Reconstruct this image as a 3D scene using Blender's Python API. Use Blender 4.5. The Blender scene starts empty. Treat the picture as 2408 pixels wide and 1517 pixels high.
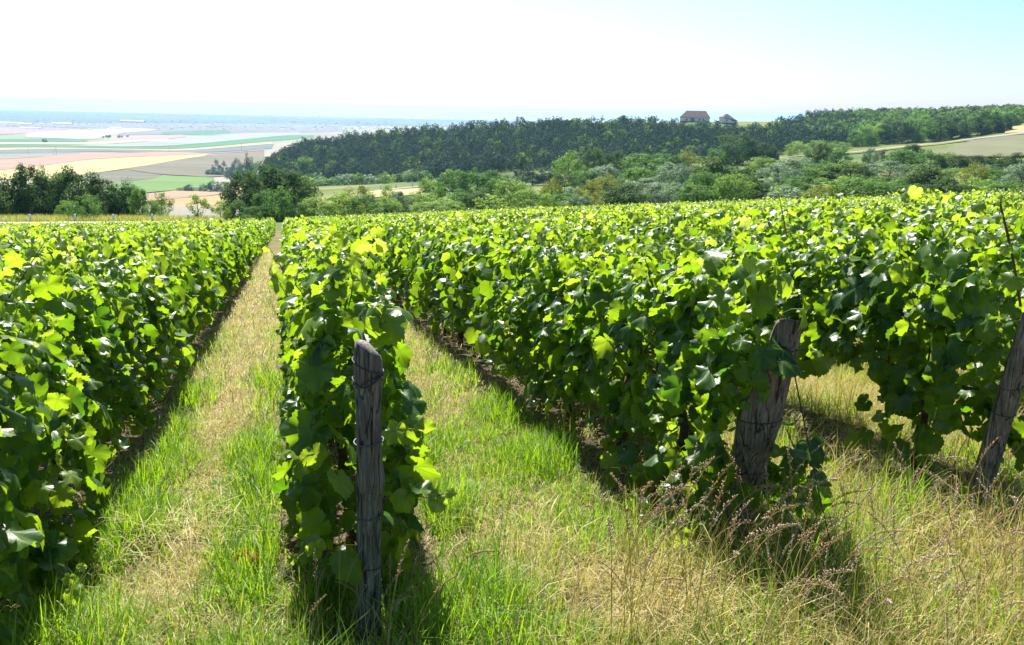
import bpy, math, numpy as np
from mathutils import Matrix, Vector, Euler
R_ = math.radians
rng = np.random.default_rng(7)
S = bpy.context.scene
C = S.collection

# ------------------------------------------------------------------ camera, sky, sun, exposure
EYE = 1.65
F = 1005.0                      # focal length in pixels of a 1024 wide picture
PITCH, ROLL = 12.0, 1.2
cam = bpy.data.cameras.new('camera')
cam.sensor_width = 36.0
cam.lens = 36.0 * F / 1024
cam.clip_start = 0.05
cam.clip_end = 60000
cam_o = bpy.data.objects.new('camera', cam)
C.objects.link(cam_o)
CAMR = Matrix.Rotation(R_(90 - PITCH), 4, 'X') @ Matrix.Rotation(R_(ROLL), 4, 'Z')
cam_o.matrix_world = Matrix.Translation((0, 0, EYE)) @ CAMR
S.camera = cam_o

SUN_AZ, SUN_EL = -15.0, 51.0
w = bpy.data.worlds.new('World')
S.world = w
w.use_nodes = True
nt = w.node_tree
sky = nt.nodes.new('ShaderNodeTexSky')
sky.sky_type = 'NISHITA'
sky.sun_disc = False
sky.sun_elevation = R_(SUN_EL)
sky.sun_rotation = R_(SUN_AZ) % (2 * math.pi)
sky.altitude = 250
sky.air_density = 1.0
sky.dust_density = 1.0
sky.ozone_density = 4.0
# clean summer air: the blue overhead leans to cyan, the lowest part of the sky is white
geo = nt.nodes.new('ShaderNodeTexCoord'); sep = nt.nodes.new('ShaderNodeSeparateXYZ'); nt.links.new(geo.outputs['Generated'], sep.inputs[0])
mr = nt.nodes.new('ShaderNodeMapRange'); mr.inputs[1].default_value = 0.02; mr.inputs[2].default_value = 0.16
nt.links.new(sep.outputs[2], mr.inputs[0])
tn = nt.nodes.new('ShaderNodeMix'); tn.data_type = 'RGBA'
tn.inputs[6].default_value = (1.0, 1.1, 1.7, 1); tn.inputs[7].default_value = (0.72, 1.08, 1.06, 1)
nt.links.new(mr.outputs[0], tn.inputs[0])
mu = nt.nodes.new('ShaderNodeMix'); mu.data_type = 'RGBA'; mu.blend_type = 'MULTIPLY'; mu.inputs[0].default_value = 1
# white glare in the air around the sun
vd = nt.nodes.new('ShaderNodeVectorMath'); vd.operation = 'DOT_PRODUCT'; nt.links.new(geo.outputs['Generated'], vd.inputs[0])
vd.inputs[1].default_value = (math.sin(R_(SUN_AZ)) * math.cos(R_(SUN_EL)), math.cos(R_(SUN_AZ)) * math.cos(R_(SUN_EL)), math.sin(R_(SUN_EL)))
mg = nt.nodes.new('ShaderNodeMapRange'); mg.interpolation_type = 'SMOOTHSTEP'; mg.inputs[1].default_value = 0.50; mg.inputs[2].default_value = 0.74
nt.links.new(vd.outputs['Value'], mg.inputs[0])
gl = nt.nodes.new('ShaderNodeMix'); gl.data_type = 'RGBA'; gl.inputs[7].default_value = (1.2, 1.12, 1.15, 1)
nt.links.new(mg.outputs[0], gl.inputs[0]); nt.links.new(tn.outputs[2], gl.inputs[6])
nt.links.new(sky.outputs[0], mu.inputs[6]); nt.links.new(gl.outputs[2], mu.inputs[7])
nt.links.new(mu.outputs[2], nt.nodes['Background'].inputs[0])
nt.nodes['Background'].inputs[1].default_value = 0.05
sl = bpy.data.lights.new('sun', 'SUN')
sl.energy = 5.0
sl.angle = R_(0.5)
sl.color = (1.0, 0.95, 0.86)
so = bpy.data.objects.new('sun', sl)
C.objects.link(so)
sd = Vector((math.sin(R_(SUN_AZ)) * math.cos(R_(SUN_EL)), math.cos(R_(SUN_AZ)) * math.cos(R_(SUN_EL)), math.sin(R_(SUN_EL))))
so.rotation_euler = (-sd).to_track_quat('-Z', 'Y').to_euler()
S.view_settings.view_transform = 'Standard'
S.view_settings.look = 'None'
S.view_settings.exposure = 1.6
S.view_settings.gamma = 1.0
S.cycles.max_bounces = 8
S.cycles.transparent_max_bounces = 8
S.cycles.volume_bounces = 0

# ------------------------------------------------------------------ picture <-> place
CR = np.array(CAMR.to_3x3())
KX, KY = 1024 / 2408.0, 645 / 1517.0     # I measured the photograph on a 2408 x 1517 copy

def ray(xd, yd):
    d = np.array([xd * KX - 512, -(yd * KY - 322.5), -F])
    return CR @ (d / F)

def at(xd, yd, Y):
    d = ray(xd, yd)
    return np.array([0, 0, EYE]) + d * (Y / d[1])

def on_plane(xd, yd, z):
    d = ray(xd, yd)
    return np.array([0, 0, EYE]) + d * ((z - EYE) / d[2])

A = R_(12.9)                              # the rows run 12.9 degrees left of straight ahead
PU = np.array([math.cos(A), math.sin(A)])
PV = np.array([-math.sin(A), math.cos(A)])
SLOPE = 0.1065
VEND = 110.0

def zlat(u):
    u = np.asarray(u, float)
    return np.where(u < 0, 0.015 * u, 0.045 * u - 0.00025 * u * u)

def zvine(X, Y):
    u = np.clip(PU[0] * X + PU[1] * Y, -120, 90)
    v = np.clip(PV[0] * X + PV[1] * Y, -40, 200)
    return zlat(u) - SLOPE * v

PLAIN = -85.0
# each column: picture x, then (forward distance, picture y of the ground) or (distance, 'z', height)
COLS = [
    (-700, [(105.5, 527), (110.5, 524), (118, 514.5), (126, 514), (300, 'z', -40), (600, 'z', -75), (900, 'z', PLAIN), (30000, 'z', PLAIN)]),
    (0, [(105.5, 527), (110.5, 524), (118, 514.5), (126, 514), (300, 'z', -40), (600, 'z', -75), (900, 'z', PLAIN), (30000, 'z', PLAIN)]),
    (300, [(108.5, 526), (113, 523), (121, 515.5), (129, 515), (300, 'z', -40), (600, 'z', -70), (860, 'z', PLAIN), (30000, 'z', PLAIN)]),
    (450, [(110, 525), (115, 522), (124, 517), (130, 517), (300, 'z', -40), (560, 'z', -66), (860, 'z', PLAIN), (30000, 'z', PLAIN)]),
    (580, [(112, 524), (118, 521), (128, 520), (300, 'z', -40), (560, 'z', -66), (860, 'z', PLAIN), (30000, 'z', PLAIN)]),
    (632, [(114, 525), (120, 524), (128, 523), (300, 'z', -36), (420, 455), (560, 425), (620, 398), (680, 400), (1000, 'z', PLAIN), (30000, 'z', PLAIN)]),
    (720, [(116, 522), (130, 520), (220, 500), (330, 468), (450, 443), (530, 425), (610, 372), (660, 352), (720, 362), (1100, 'z', PLAIN), (30000, 'z', PLAIN)]),
    (1000, [(122, 506), (135, 503), (200, 480), (300, 456), (350, 444), (430, 432), (510, 420), (640, 336), (690, 318), (780, 326), (1200, 'z', PLAIN), (30000, 'z', PLAIN)]),
    (1300, [(124, 495), (137, 494), (200, 470), (300, 445), (400, 420), (500, 397), (640, 310), (690, 297), (800, 303), (1300, 'z', PLAIN), (30000, 'z', PLAIN)]),
    (1630, [(127, 488), (140, 487), (200, 450), (300, 413), (400, 395), (500, 378), (620, 310), (690, 287), (800, 286), (1500, 'z', -30), (3000, 'z', PLAIN), (30000, 'z', PLAIN)]),
    (1900, [(130, 480), (143, 479), (200, 438), (300, 402), (400, 380), (450, 367), (500, 362), (620, 330), (740, 287), (850, 284), (1500, 'z', -20), (3000, 'z', PLAIN), (30000, 'z', PLAIN)]),
    (2200, [(134, 476), (147, 475), (200, 438), (300, 402), (360, 386), (420, 371), (500, 346), (540, 338), (640, 305), (800, 274), (1500, 'z', -20), (3000, 'z', PLAIN), (30000, 'z', PLAIN)]),
    (2408, [(138, 472), (150, 471), (200, 438), (300, 398), (380, 379), (440, 362), (520, 318), (580, 290), (660, 284), (800, 269), (1500, 'z', -20), (3000, 'z', PLAIN), (30000, 'z', PLAIN)]),
    (3200, [(150, 462), (160, 461), (200, 438), (300, 398), (380, 379), (440, 362), (520, 318), (580, 290), (660, 284), (800, 269), (1500, 'z', -20), (3000, 'z', PLAIN), (30000, 'z', PLAIN)]),
]
LG = np.linspace(math.log(95), math.log(30000), 700)
TC, ZC = [], []
for xd, cps in COLS:
    d = ray(xd, 400)
    t = d[0] / d[1]
    TC.append(t)
    Ys, Zs = [], []
    for c in cps:
        Ys.append(c[0])
        Zs.append(c[2] if len(c) == 3 else at(xd, c[1], c[0])[2])
    z = np.interp(LG, np.log(Ys), Zs)
    k = np.array([1, 2, 3, 2, 1]) / 9.0
    zp = np.pad(z, 2, mode='edge')
    ZC.append(np.convolve(zp, k, 'valid'))
TC = np.array(TC); ZC = np.array(ZC)

def terrain(X, Y):
    X = np.asarray(X, float); Y = np.asarray(Y, float)
    zv = zvine(X, Y)
    Yc = np.maximum(Y, 1.0)
    t = np.clip(X / Yc, TC[0], TC[-1] - 1e-6)
    i = np.clip(np.searchsorted(TC, t, 'right') - 1, 0, len(TC) - 2)
    ft = (t - TC[i]) / (TC[i + 1] - TC[i])
    lg = np.clip((np.log(Yc) - LG[0]) / (LG[1] - LG[0]), 0, len(LG) - 1.001)
    j = lg.astype(int); fy = lg - j
    z = (1 - ft) * ((1 - fy) * ZC[i, j] + fy * ZC[i, j + 1]) + ft * ((1 - fy) * ZC[i + 1, j] + fy * ZC[i + 1, j + 1])
    ye = VEND / np.maximum(PV[1] + PV[0] * t, 0.45)
    b = np.clip((Y - ye - 0.5) / 4.0, 0, 1)
    b = np.where(Y < 20, 0, b * b * (3 - 2 * b))
    far = np.clip((Y - 130) / 200, 0, 1) * np.clip((1000 - Y) / 500, 0, 1)
    wob = 0.9 * np.sin(X * 0.031 + 1.3 * np.sin(Y * 0.017)) * np.sin(Y * 0.027 + 0.8) * far
    return (1 - b) * zv + b * (z + wob)

def ground_hit(xd, yd, far=1500.0):
    d = ray(xd, yd)
    s = np.concatenate([np.linspace(0.5, 30, 3000), np.linspace(30.05, far, 12000)])
    P = np.array([0, 0, EYE])[None] + d[None] / d[1] * s[:, None]
    below = P[:, 2] <= terrain(P[:, 0], P[:, 1])
    k = int(np.argmax(below))
    return P[k]

# ------------------------------------------------------------------ mesh helpers
def build(name, V, Fc, mat=None, parent=None, fattr=None, uv=None, smooth=True, link=True):
    V = np.ascontiguousarray(V, np.float32); Fc = np.ascontiguousarray(Fc, np.int32)
    me = bpy.data.meshes.new(name)
    me.vertices.add(len(V)); me.vertices.foreach_set('co', V.ravel())
    m, k = Fc.shape
    me.loops.add(m * k); me.loops.foreach_set('vertex_index', Fc.ravel())
    me.polygons.add(m)
    me.polygons.foreach_set('loop_start', np.arange(0, m * k, k, dtype=np.int32))
    me.polygons.foreach_set('use_smooth', np.full(m, smooth, bool))
    me.update(calc_edges=True)
    if fattr:
        for nme, arr in fattr.items():
            at_ = me.attributes.new(nme, 'FLOAT', 'FACE')
            at_.data.foreach_set('value', np.ascontiguousarray(arr, np.float32))
    if uv is not None:
        ul = me.uv_layers.new(name='uv')
        ul.data.foreach_set('uv', np.ascontiguousarray(uv[Fc.ravel()], np.float32).ravel())
    if mat: me.materials.append(mat)
    if not link: return me
    o = bpy.data.objects.new(name, me)
    C.objects.link(o)
    if parent: o.parent = parent
    return o

class Acc:
    """collects triangles, with one float 'tint' per triangle"""
    def __init__(s): s.V = []; s.F = []; s.T = []; s.n = 0
    def add(s, V, Fc, tint=0.5):
        V = np.asarray(V, float).reshape(-1, 3); Fc = np.asarray(Fc)
        if Fc.shape[1] == 4: Fc = np.concatenate([Fc[:, [0, 1, 2]], Fc[:, [0, 2, 3]]])
        s.V.append(V); s.F.append(Fc + s.n); s.n += len(V)
        s.T.append(np.broadcast_to(np.asarray(tint, float), (len(Fc),)) if np.ndim(tint) == 0 else np.asarray(tint, float))
    def mesh(s, name, mat, parent=None, smooth=True, link=True):
        return build(name, np.concatenate(s.V), np.concatenate(s.F), mat, parent, {'tint': np.concatenate(s.T)}, smooth=smooth, link=link)

def tube(pts, rad, n=6, cap=True):
    pts = np.asarray(pts, float); m = len(pts)
    rad = np.broadcast_to(np.asarray(rad, float), (m,))
    tan = np.gradient(pts, axis=0); tan /= np.linalg.norm(tan, axis=1)[:, None] + 1e-9
    ref = np.array([0, 0, 1.0]) if abs(tan[:, 2]).mean() < 0.8 else np.array([1.0, 0, 0])
    a = np.cross(tan, ref); a /= np.linalg.norm(a, axis=1)[:, None] + 1e-9
    b = np.cross(tan, a)
    th = np.arange(n) * 2 * np.pi / n
    V = pts[:, None] + rad[:, None, None] * (np.cos(th)[None, :, None] * a[:, None] + np.sin(th)[None, :, None] * b[:, None])
    V = V.reshape(-1, 3); Fc = []
    for i in range(m - 1):
        for j in range(n):
            Fc.append((i * n + j, i * n + (j + 1) % n, (i + 1) * n + (j + 1) % n, (i + 1) * n + j))
    Fc = np.array(Fc)
    if cap:
        V = np.concatenate([V, pts[[0, -1]]]); k = m * n
        c = [(k, (j + 1) % n, j, j) for j in range(n)] + [(k + 1, (m - 1) * n + j, (m - 1) * n + (j + 1) % n, (m - 1) * n + (j + 1) % n) for j in range(n)]
        t1 = np.concatenate([Fc[:, [0, 1, 2]], Fc[:, [0, 2, 3]], np.array(c)[:, :3]])
        return V, t1
    return V, np.concatenate([Fc[:, [0, 1, 2]], Fc[:, [0, 2, 3]]])

def box(x0, x1, y0, y1, z0, z1):
    V = np.array([(x, y, z) for z in (z0, z1) for y in (y0, y1) for x in (x0, x1)], float)
    return V, np.array([(0, 2, 3, 1), (4, 5, 7, 6), (0, 1, 5, 4), (2, 6, 7, 3), (0, 4, 6, 2), (1, 3, 7, 5)])

def tag(o, label=None, cat=None, group=None, kind=None):
    if label: o['label'] = label
    if cat: o['category'] = cat
    if group: o['group'] = group
    if kind: o['kind'] = kind
    return o

def thing(name, label, cat, loc=(0, 0, 0), rotz=0, group=None):
    o = bpy.data.objects.new(name, None)
    o.empty_display_size = 0.2
    C.objects.link(o)
    o.location = loc; o.rotation_euler = (0, 0, rotz)
    return tag(o, label, cat, group)

def norm(a): return a / (np.linalg.norm(a, axis=-1, keepdims=True) + 1e-9)

# ------------------------------------------------------------------ materials
def mat_new(name):
    m = bpy.data.materials.new(name); m.use_nodes = True
    t = m.node_tree
    return m, t, t.nodes['Principled BSDF'], t.nodes['Material Output']

def nd(t, typ, **kw):
    n = t.nodes.new(typ)
    for k, v in kw.items(): setattr(n, k, v)
    return n

def math_n(t, op, a, b=None, clamp=False):
    n = nd(t, 'ShaderNodeMath', operation=op, use_clamp=clamp)
    for i, x in enumerate((a, b)):
        if x is None: continue
        if isinstance(x, (int, float)): n.inputs[i].default_value = x
        else: t.links.new(x, n.inputs[i])
    return n.outputs[0]

def mix_c(t, fac, a, b, blend='MIX'):
    n = nd(t, 'ShaderNodeMix', data_type='RGBA', blend_type=blend)
    for i, x in ((0, fac), (6, a), (7, b)):
        if isinstance(x, (int, float)): n.inputs[i].default_value = x
        elif isinstance(x, tuple): n.inputs[i].default_value = (*x, 1)
        else: t.links.new(x, n.inputs[i])
    return n.outputs[2]

def noise_n(t, scale, detail=4, vec=None, rough=0.55):
    n = nd(t, 'ShaderNodeTexNoise'); n.inputs['Scale'].default_value = scale
    n.inputs['Detail'].default_value = detail; n.inputs['Roughness'].default_value = rough
    if vec is not None: t.links.new(vec, n.inputs['Vector'])
    return n.outputs['Fac']

def ramp(t, fac, stops):
    n = nd(t, 'ShaderNodeValToRGB')
    e = n.color_ramp.elements
    while len(e) < len(stops): e.new(0.5)
    for x, (p, c) in zip(e, stops):
        x.position = p; x.color = (*c, 1)
    t.links.new(fac, n.inputs[0])
    return n.outputs[0]

def maprange(t, x, a, b, c=0.0, d=1.0, smooth=False):
    n = nd(t, 'ShaderNodeMapRange', interpolation_type='SMOOTHSTEP' if smooth else 'LINEAR')
    t.links.new(x, n.inputs[0])
    for i, v in zip((1, 2, 3, 4), (a, b, c, d)): n.inputs[i].default_value = v
    return n.outputs[0]

def leafy(name, stops, trans, tfac=0.45, rough=0.4, spec=0.5, veins=False, objrand=0.0):
    """thin leaf: gloss + diffuse + light coming through; colour from the 'tint' of each leaf"""
    m, t, p, out = mat_new(name)
    tint = nd(t, 'ShaderNodeAttribute', attribute_name='tint').outputs['Fac']
    if objrand:
        oi = nd(t, 'ShaderNodeObjectInfo').outputs['Random']
        tint = math_n(t, 'ADD', tint, maprange(t, oi, 0, 1, -objrand, objrand), True)
    col = ramp(t, tint, stops)
    tc = ramp(t, tint, trans)
    if veins:
        uvn = nd(t, 'ShaderNodeUVMap', uv_map='uv').outputs[0]
        sx = nd(t, 'ShaderNodeSeparateXYZ'); t.links.new(uvn, sx.inputs[0])
        th = math_n(t, 'ARCTAN2', sx.outputs[0], sx.outputs[1])
        rr = nd(t, 'ShaderNodeVectorMath', operation='LENGTH'); t.links.new(uvn, rr.inputs[0])
        k = R_(52)
        q = math_n(t, 'SUBTRACT', math_n(t, 'FLOORED_MODULO', math_n(t, 'ADD', th, k / 2), k), k / 2)
        dv = math_n(t, 'MULTIPLY', rr.outputs['Value'], math_n(t, 'ABSOLUTE', math_n(t, 'SINE', q)))
        main = maprange(t, dv, 0.006, 0.022, 1, 0, True)
        along = math_n(t, 'MULTIPLY', rr.outputs['Value'], math_n(t, 'COSINE', q))
        side = math_n(t, 'ABSOLUTE', math_n(t, 'SINE', math_n(t, 'MULTIPLY', math_n(t, 'SUBTRACT', along, math_n(t, 'MULTIPLY', dv, 0.9)), 34.0)))
        sec = maprange(t, side, 0.0, 0.22, 0.5, 0, True)
        vein = math_n(t, 'MAXIMUM', main, sec)
        col = mix_c(t, math_n(t, 'MULTIPLY', vein, 0.6), col, (0.20, 0.28, 0.06))
        tc = mix_c(t, math_n(t, 'MULTIPLY', vein, 0.5), tc, (0.12, 0.19, 0.01))
        bp = nd(t, 'ShaderNodeBump'); bp.inputs['Strength'].default_value = 0.14; bp.inputs['Distance'].default_value = 0.004
        hh = math_n(t, 'SUBTRACT', noise_n(t, 9, 3, uvn), vein)
        t.links.new(hh, bp.inputs['Height']); t.links.new(bp.outputs[0], p.inputs['Normal'])
    t.links.new(col, p.inputs['Base Color'])
    p.inputs['Roughness'].default_value = rough
    p.inputs['Specular IOR Level'].default_value = spec
    tr = nd(t, 'ShaderNodeBsdfTranslucent'); t.links.new(tc, tr.inputs[0])
    mx = nd(t, 'ShaderNodeMixShader'); mx.inputs[0].default_value = tfac
    t.links.new(p.outputs[0], mx.inputs[1]); t.links.new(tr.outputs[0], mx.inputs[2])
    t.links.new(mx.outputs[0], out.inputs[0])
    return m

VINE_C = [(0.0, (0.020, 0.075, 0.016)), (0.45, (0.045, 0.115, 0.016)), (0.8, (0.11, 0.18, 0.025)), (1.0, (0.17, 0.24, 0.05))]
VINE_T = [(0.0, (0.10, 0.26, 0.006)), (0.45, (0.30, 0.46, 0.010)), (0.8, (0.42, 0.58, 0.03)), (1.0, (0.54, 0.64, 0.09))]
M = {}
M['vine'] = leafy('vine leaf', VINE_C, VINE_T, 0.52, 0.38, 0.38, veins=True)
M['vine_far'] = leafy('vine leaf far', VINE_C, VINE_T, 0.52, 0.38, 0.45)
M['grass'] = leafy('grass blade', [(0.0, (0.055, 0.17, 0.012)), (0.45, (0.15, 0.26, 0.02)), (0.6, (0.32, 0.29, 0.07)), (1.0, (0.56, 0.47, 0.23))],
                   [(0.0, (0.19, 0.44, 0.008)), (0.45, (0.42, 0.58, 0.015)), (0.6, (0.46, 0.40, 0.06)), (1.0, (0.46, 0.36, 0.13))], 0.42, 0.5, 0.25)
def tree_mat(name, a, b, c, trm=2.0, tfac=0.30, rough=0.75, spec=0.12):
    tr = [tuple(min(0.7, x * trm) for x in q) for q in (a, b, c)]
    return leafy(name, [(0, a), (0.5, b), (1, c)], [(0, tr[0]), (0.5, tr[1]), (1, tr[2])], tfac, rough, spec, objrand=0.2)
M['oak'] = tree_mat('oak leaf', (0.025, 0.0562, 0.015), (0.0475, 0.1, 0.02), (0.1063, 0.1625, 0.025))
M['green'] = tree_mat('broad leaf', (0.042, 0.105, 0.020), (0.080, 0.170, 0.028), (0.150, 0.255, 0.036))
M['light'] = tree_mat('light leaf', (0.085, 0.165, 0.024), (0.145, 0.240, 0.036), (0.230, 0.320, 0.050))
M['silver'] = tree_mat('willow leaf', (0.075, 0.135, 0.065), (0.115, 0.19, 0.09), (0.18, 0.26, 0.135), 1.5, 0.4, 0.6, 0.3)
M['yellow'] = tree_mat('yellow leaf', (0.09, 0.12, 0.014), (0.15, 0.18, 0.02), (0.23, 0.25, 0.03))
M['pine'] = tree_mat('pine needle', (0.016, 0.040, 0.027), (0.027, 0.062, 0.038), (0.05, 0.095, 0.042), 1.2, 0.15, 0.8, 0.1)
M['brownish'] = tree_mat('brownish leaf', (0.04, 0.052, 0.026), (0.07, 0.078, 0.038), (0.11, 0.115, 0.05), 1.2)

def plain(name, col, rough=0.85, nscale=0, amt=0.3, bump=0.0, spec=0.3):
    m, t, p, out = mat_new(name)
    if nscale:
        tc = nd(t, 'ShaderNodeTexCoord').outputs['Object']
        f = noise_n(t, nscale, 5, tc)
        lo = tuple(c * (1 - amt) for c in col); hi = tuple(min(1, c * (1 + amt)) for c in col)
        t.links.new(ramp(t, f, [(0.3, lo), (0.7, hi)]), p.inputs['Base Color'])
        if bump:
            b = nd(t, 'ShaderNodeBump'); b.inputs['Strength'].default_value = bump
            t.links.new(f, b.inputs['Height']); t.links.new(b.outputs[0], p.inputs['Normal'])
    else:
        p.inputs['Base Color'].default_value = (*col, 1)
    p.inputs['Roughness'].default_value = rough
    p.inputs['Specular IOR Level'].default_value = spec
    return m
M['bark'] = plain('bark', (0.09, 0.07, 0.055), 0.9, 6, 0.4, 0.4)
M['vine_wood'] = plain('vine wood', (0.075, 0.05, 0.035), 0.9, 30, 0.5, 0.5)
M['cane'] = plain('green brown cane', (0.16, 0.13, 0.035), 0.6, 20, 0.4)
M['cane_brown'] = plain('brown cane', (0.10, 0.055, 0.03), 0.6, 20, 0.4)
M['wire'] = plain('galvanised wire', (0.10, 0.12, 0.15), 0.55)
M['wire'].node_tree.nodes['Principled BSDF'].inputs['Metallic'].default_value = 0.8
M['rust'] = plain('dark rusty wire', (0.05, 0.04, 0.04), 0.6)
M['white_paint'] = plain('white painted stone', (0.78, 0.78, 0.76), 0.7, 8, 0.08)
M['tarmac'] = plain('pale tarmac', (0.30, 0.29, 0.29), 0.75, 2, 0.1)  # pale grey road surface
M['track'] = plain('chalk track', (0.20, 0.175, 0.15), 0.9, 0.2, 0.12)
M['dark'] = plain('dark paint', (0.03, 0.035, 0.045), 0.4)

def wood_mat():
    m, t, p, out = mat_new('weathered wood')
    tc = nd(t, 'ShaderNodeTexCoord').outputs['Object']
    mp = nd(t, 'ShaderNodeMapping'); mp.inputs['Scale'].default_value = (1, 1, 0.045); t.links.new(tc, mp.inputs[0])
    f1 = noise_n(t, 85, 8, mp.outputs[0], 0.8)
    f2 = noise_n(t, 34, 3, mp.outputs[0], 0.4)
    f3 = noise_n(t, 6, 4, tc)
    c = ramp(t, f1, [(0.34, (0.030, 0.024, 0.021)), (0.46, (0.115, 0.096, 0.084)), (0.58, (0.26, 0.235, 0.215)), (0.75, (0.46, 0.44, 0.42))])
    c = mix_c(t, maprange(t, f3, 0.42, 0.66, 0, 0.65), c, (0.11, 0.085, 0.066))
    c = mix_c(t, maprange(t, math_n(t, 'ABSOLUTE', math_n(t, 'SUBTRACT', f2, 0.5)), 0.008, 0.030, 0.95, 0), c, (0.010, 0.008, 0.008))
    t.links.new(c, p.inputs['Base Color'])
    p.inputs['Roughness'].default_value = 0.85
    b = nd(t, 'ShaderNodeBump'); b.inputs['Strength'].default_value = 0.9; b.inputs['Distance'].default_value = 0.006
    t.links.new(math_n(t, 'ADD', f1, f2), b.inputs['Height']); t.links.new(b.outputs[0], p.inputs['Normal'])
    return m
M['wood'] = wood_mat()

def ground_mat():
    m, t, p, out = mat_new('ground')
    tc = nd(t, 'ShaderNodeNewGeometry').outputs['Position']
    dt = nd(t, 'ShaderNodeVectorMath', operation='DOT_PRODUCT'); t.links.new(tc, dt.inputs[0]); dt.inputs[1].default_value = (PU[0], PU[1], 0)
    dv = nd(t, 'ShaderNodeVectorMath', operation='DOT_PRODUCT'); t.links.new(tc, dv.inputs[0]); dv.inputs[1].default_value = (PV[0], PV[1], 0)
    # distance from the nearest row, 0 on the row, 0.5 in the middle of the path
    ph = math_n(t, 'ABSOLUTE', math_n(t, 'SUBTRACT', math_n(t, 'FRACT', math_n(t, 'ADD', math_n(t, 'DIVIDE', math_n(t, 'SUBTRACT', dt.outputs['Value'], U0), DU), 0.5)), 0.5))
    n1 = noise_n(t, 3.0, 5, tc); n2 = noise_n(t, 45, 4, tc); n3 = noise_n(t, 0.9, 3, tc); n4 = noise_n(t, 0.012, 4, tc)
    path = maprange(t, math_n(t, 'ADD', ph, math_n(t, 'MULTIPLY', n1, 0.16)), 0.26, 0.34, 0, 1, True)
    straw = ramp(t, n2, [(0.3, (0.06, 0.042, 0.022)), (0.5, (0.15, 0.11, 0.055)), (0.7, (0.30, 0.23, 0.12))])
    soil = ramp(t, n2, [(0.3, (0.045, 0.032, 0.024)), (0.6, (0.095, 0.07, 0.05)), (0.75, (0.20, 0.16, 0.11))])
    turf = ramp(t, n2, [(0.3, (0.025, 0.045, 0.008)), (0.7, (0.08, 0.11, 0.022))])
    pc = mix_c(t, maprange(t, n3, 0.4, 0.62, 0, 0.8), straw, turf)
    vine = mix_c(t, path, soil, pc)
    before = maprange(t, dv.outputs['Value'], 3.6, 4.4, 0, 1, True)
    verge = mix_c(t, maprange(t, n3, 0.35, 0.6, 0.2, 0.9), straw, soil)
    near = mix_c(t, before, verge, vine)
    bush = ramp(t, n4, [(0.35, (0.05, 0.085, 0.018)), (0.55, (0.10, 0.125, 0.03)), (0.7, (0.22, 0.19, 0.075))])
    plainc = ramp(t, noise_n(t, 0.0011, 3, tc), [(0.35, (0.16, 0.15, 0.12)), (0.5, (0.23, 0.20, 0.15)), (0.65, (0.13, 0.17, 0.09))])
    sp = nd(t, 'ShaderNodeSeparateXYZ'); t.links.new(tc, sp.inputs[0])
    low = maprange(t, sp.outputs[2], -78, -60, 1, 0, True)
    farc = mix_c(t, low, bush, plainc)
    beyond = maprange(t, dv.outputs['Value'], 109, 112, 0, 1)
    t.links.new(mix_c(t, beyond, near, farc), p.inputs['Base Color'])
    p.inputs['Roughness'].default_value = 0.95
    p.inputs['Specular IOR Level'].default_value = 0.1
    b = nd(t, 'ShaderNodeBump'); b.inputs['Strength'].default_value = 0.8; b.inputs['Distance'].default_value = 0.03
    t.links.new(n2, b.inputs['Height']); t.links.new(b.outputs[0], p.inputs['Normal'])
    return m

# ------------------------------------------------------------------ ground
U0, DU = 0.28, 1.68
az = np.concatenate([np.linspace(-180, -60, 25), np.linspace(-57, -36, 8), np.linspace(-35, 35, 211), np.linspace(36, 57, 8), np.linspace(60, 180, 25)])
az = R_(1) * az[:-1]
rr = np.concatenate([np.geomspace(0.4, 90, 60), np.linspace(92, 900, 240), np.geomspace(910, 22000, 60)])
AZ, RR = np.meshgrid(az, rr)
GX, GY = RR * np.sin(AZ), RR * np.cos(AZ)
GZ = terrain(GX, GY)
V = np.stack([GX, GY, GZ], -1).reshape(-1, 3)
V = np.concatenate([V, [[0, 0, 0]]])
nA, nR = len(az), len(rr)
i, j = np.meshgrid(np.arange(nA), np.arange(nR - 1))
i2 = (i + 1) % nA
Q = np.stack([j * nA + i, j * nA + i2, (j + 1) * nA + i2, (j + 1) * nA + i], -1).reshape(-1, 4)[:, ::-1]
T = np.concatenate([Q[:, [0, 1, 2]], Q[:, [0, 2, 3]], np.stack([np.full(nA, len(V) - 1), (np.arange(nA) + 1) % nA, np.arange(nA)], -1)])
tag(build('ground', V, T, ground_mat()), kind='structure')

def sheet(name, poly, mat, lift=0.3, z=None, n=None, kind='structure', label=None):
    """a sheet whose outline is given in picture points on the plain (or n x 2 world points laid on the terrain)"""
    import bmesh
    pts = [on_plane(x, y, z) for x, y in poly]
    bm = bmesh.new()
    vs = [bm.verts.new((q[0], q[1], z)) for q in pts]
    f = bm.faces.new(vs)
    bm.normal_update()
    if f.normal.z < 0: f.normal_flip()
    me = bpy.data.meshes.new(name); bm.to_mesh(me); bm.free()
    me.materials.append(mat)
    o = bpy.data.objects.new(name, me); C.objects.link(o)
    return tag(o, kind=kind, label=label)

def curve_pts(P, sub=6):
    """Catmull-Rom through picture points"""
    P = np.asarray(P, float); out = []
    for k in range(len(P) - 1):
        p0 = P[max(k - 1, 0)]; p1 = P[k]; p2 = P[k + 1]; p3 = P[min(k + 2, len(P) - 1)]
        for s in np.arange(sub) / sub:
            out.append(0.5 * ((2 * p1) + (-p0 + p2) * s + (2 * p0 - 5 * p1 + 4 * p2 - p3) * s * s + (-p0 + 3 * p1 - 3 * p2 + p3) * s ** 3))
    out.append(P[-1])
    return np.array(out)

def zq(zx, zy): return (zx * 0.3359, zy * 0.3359 + 206.9)

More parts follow.
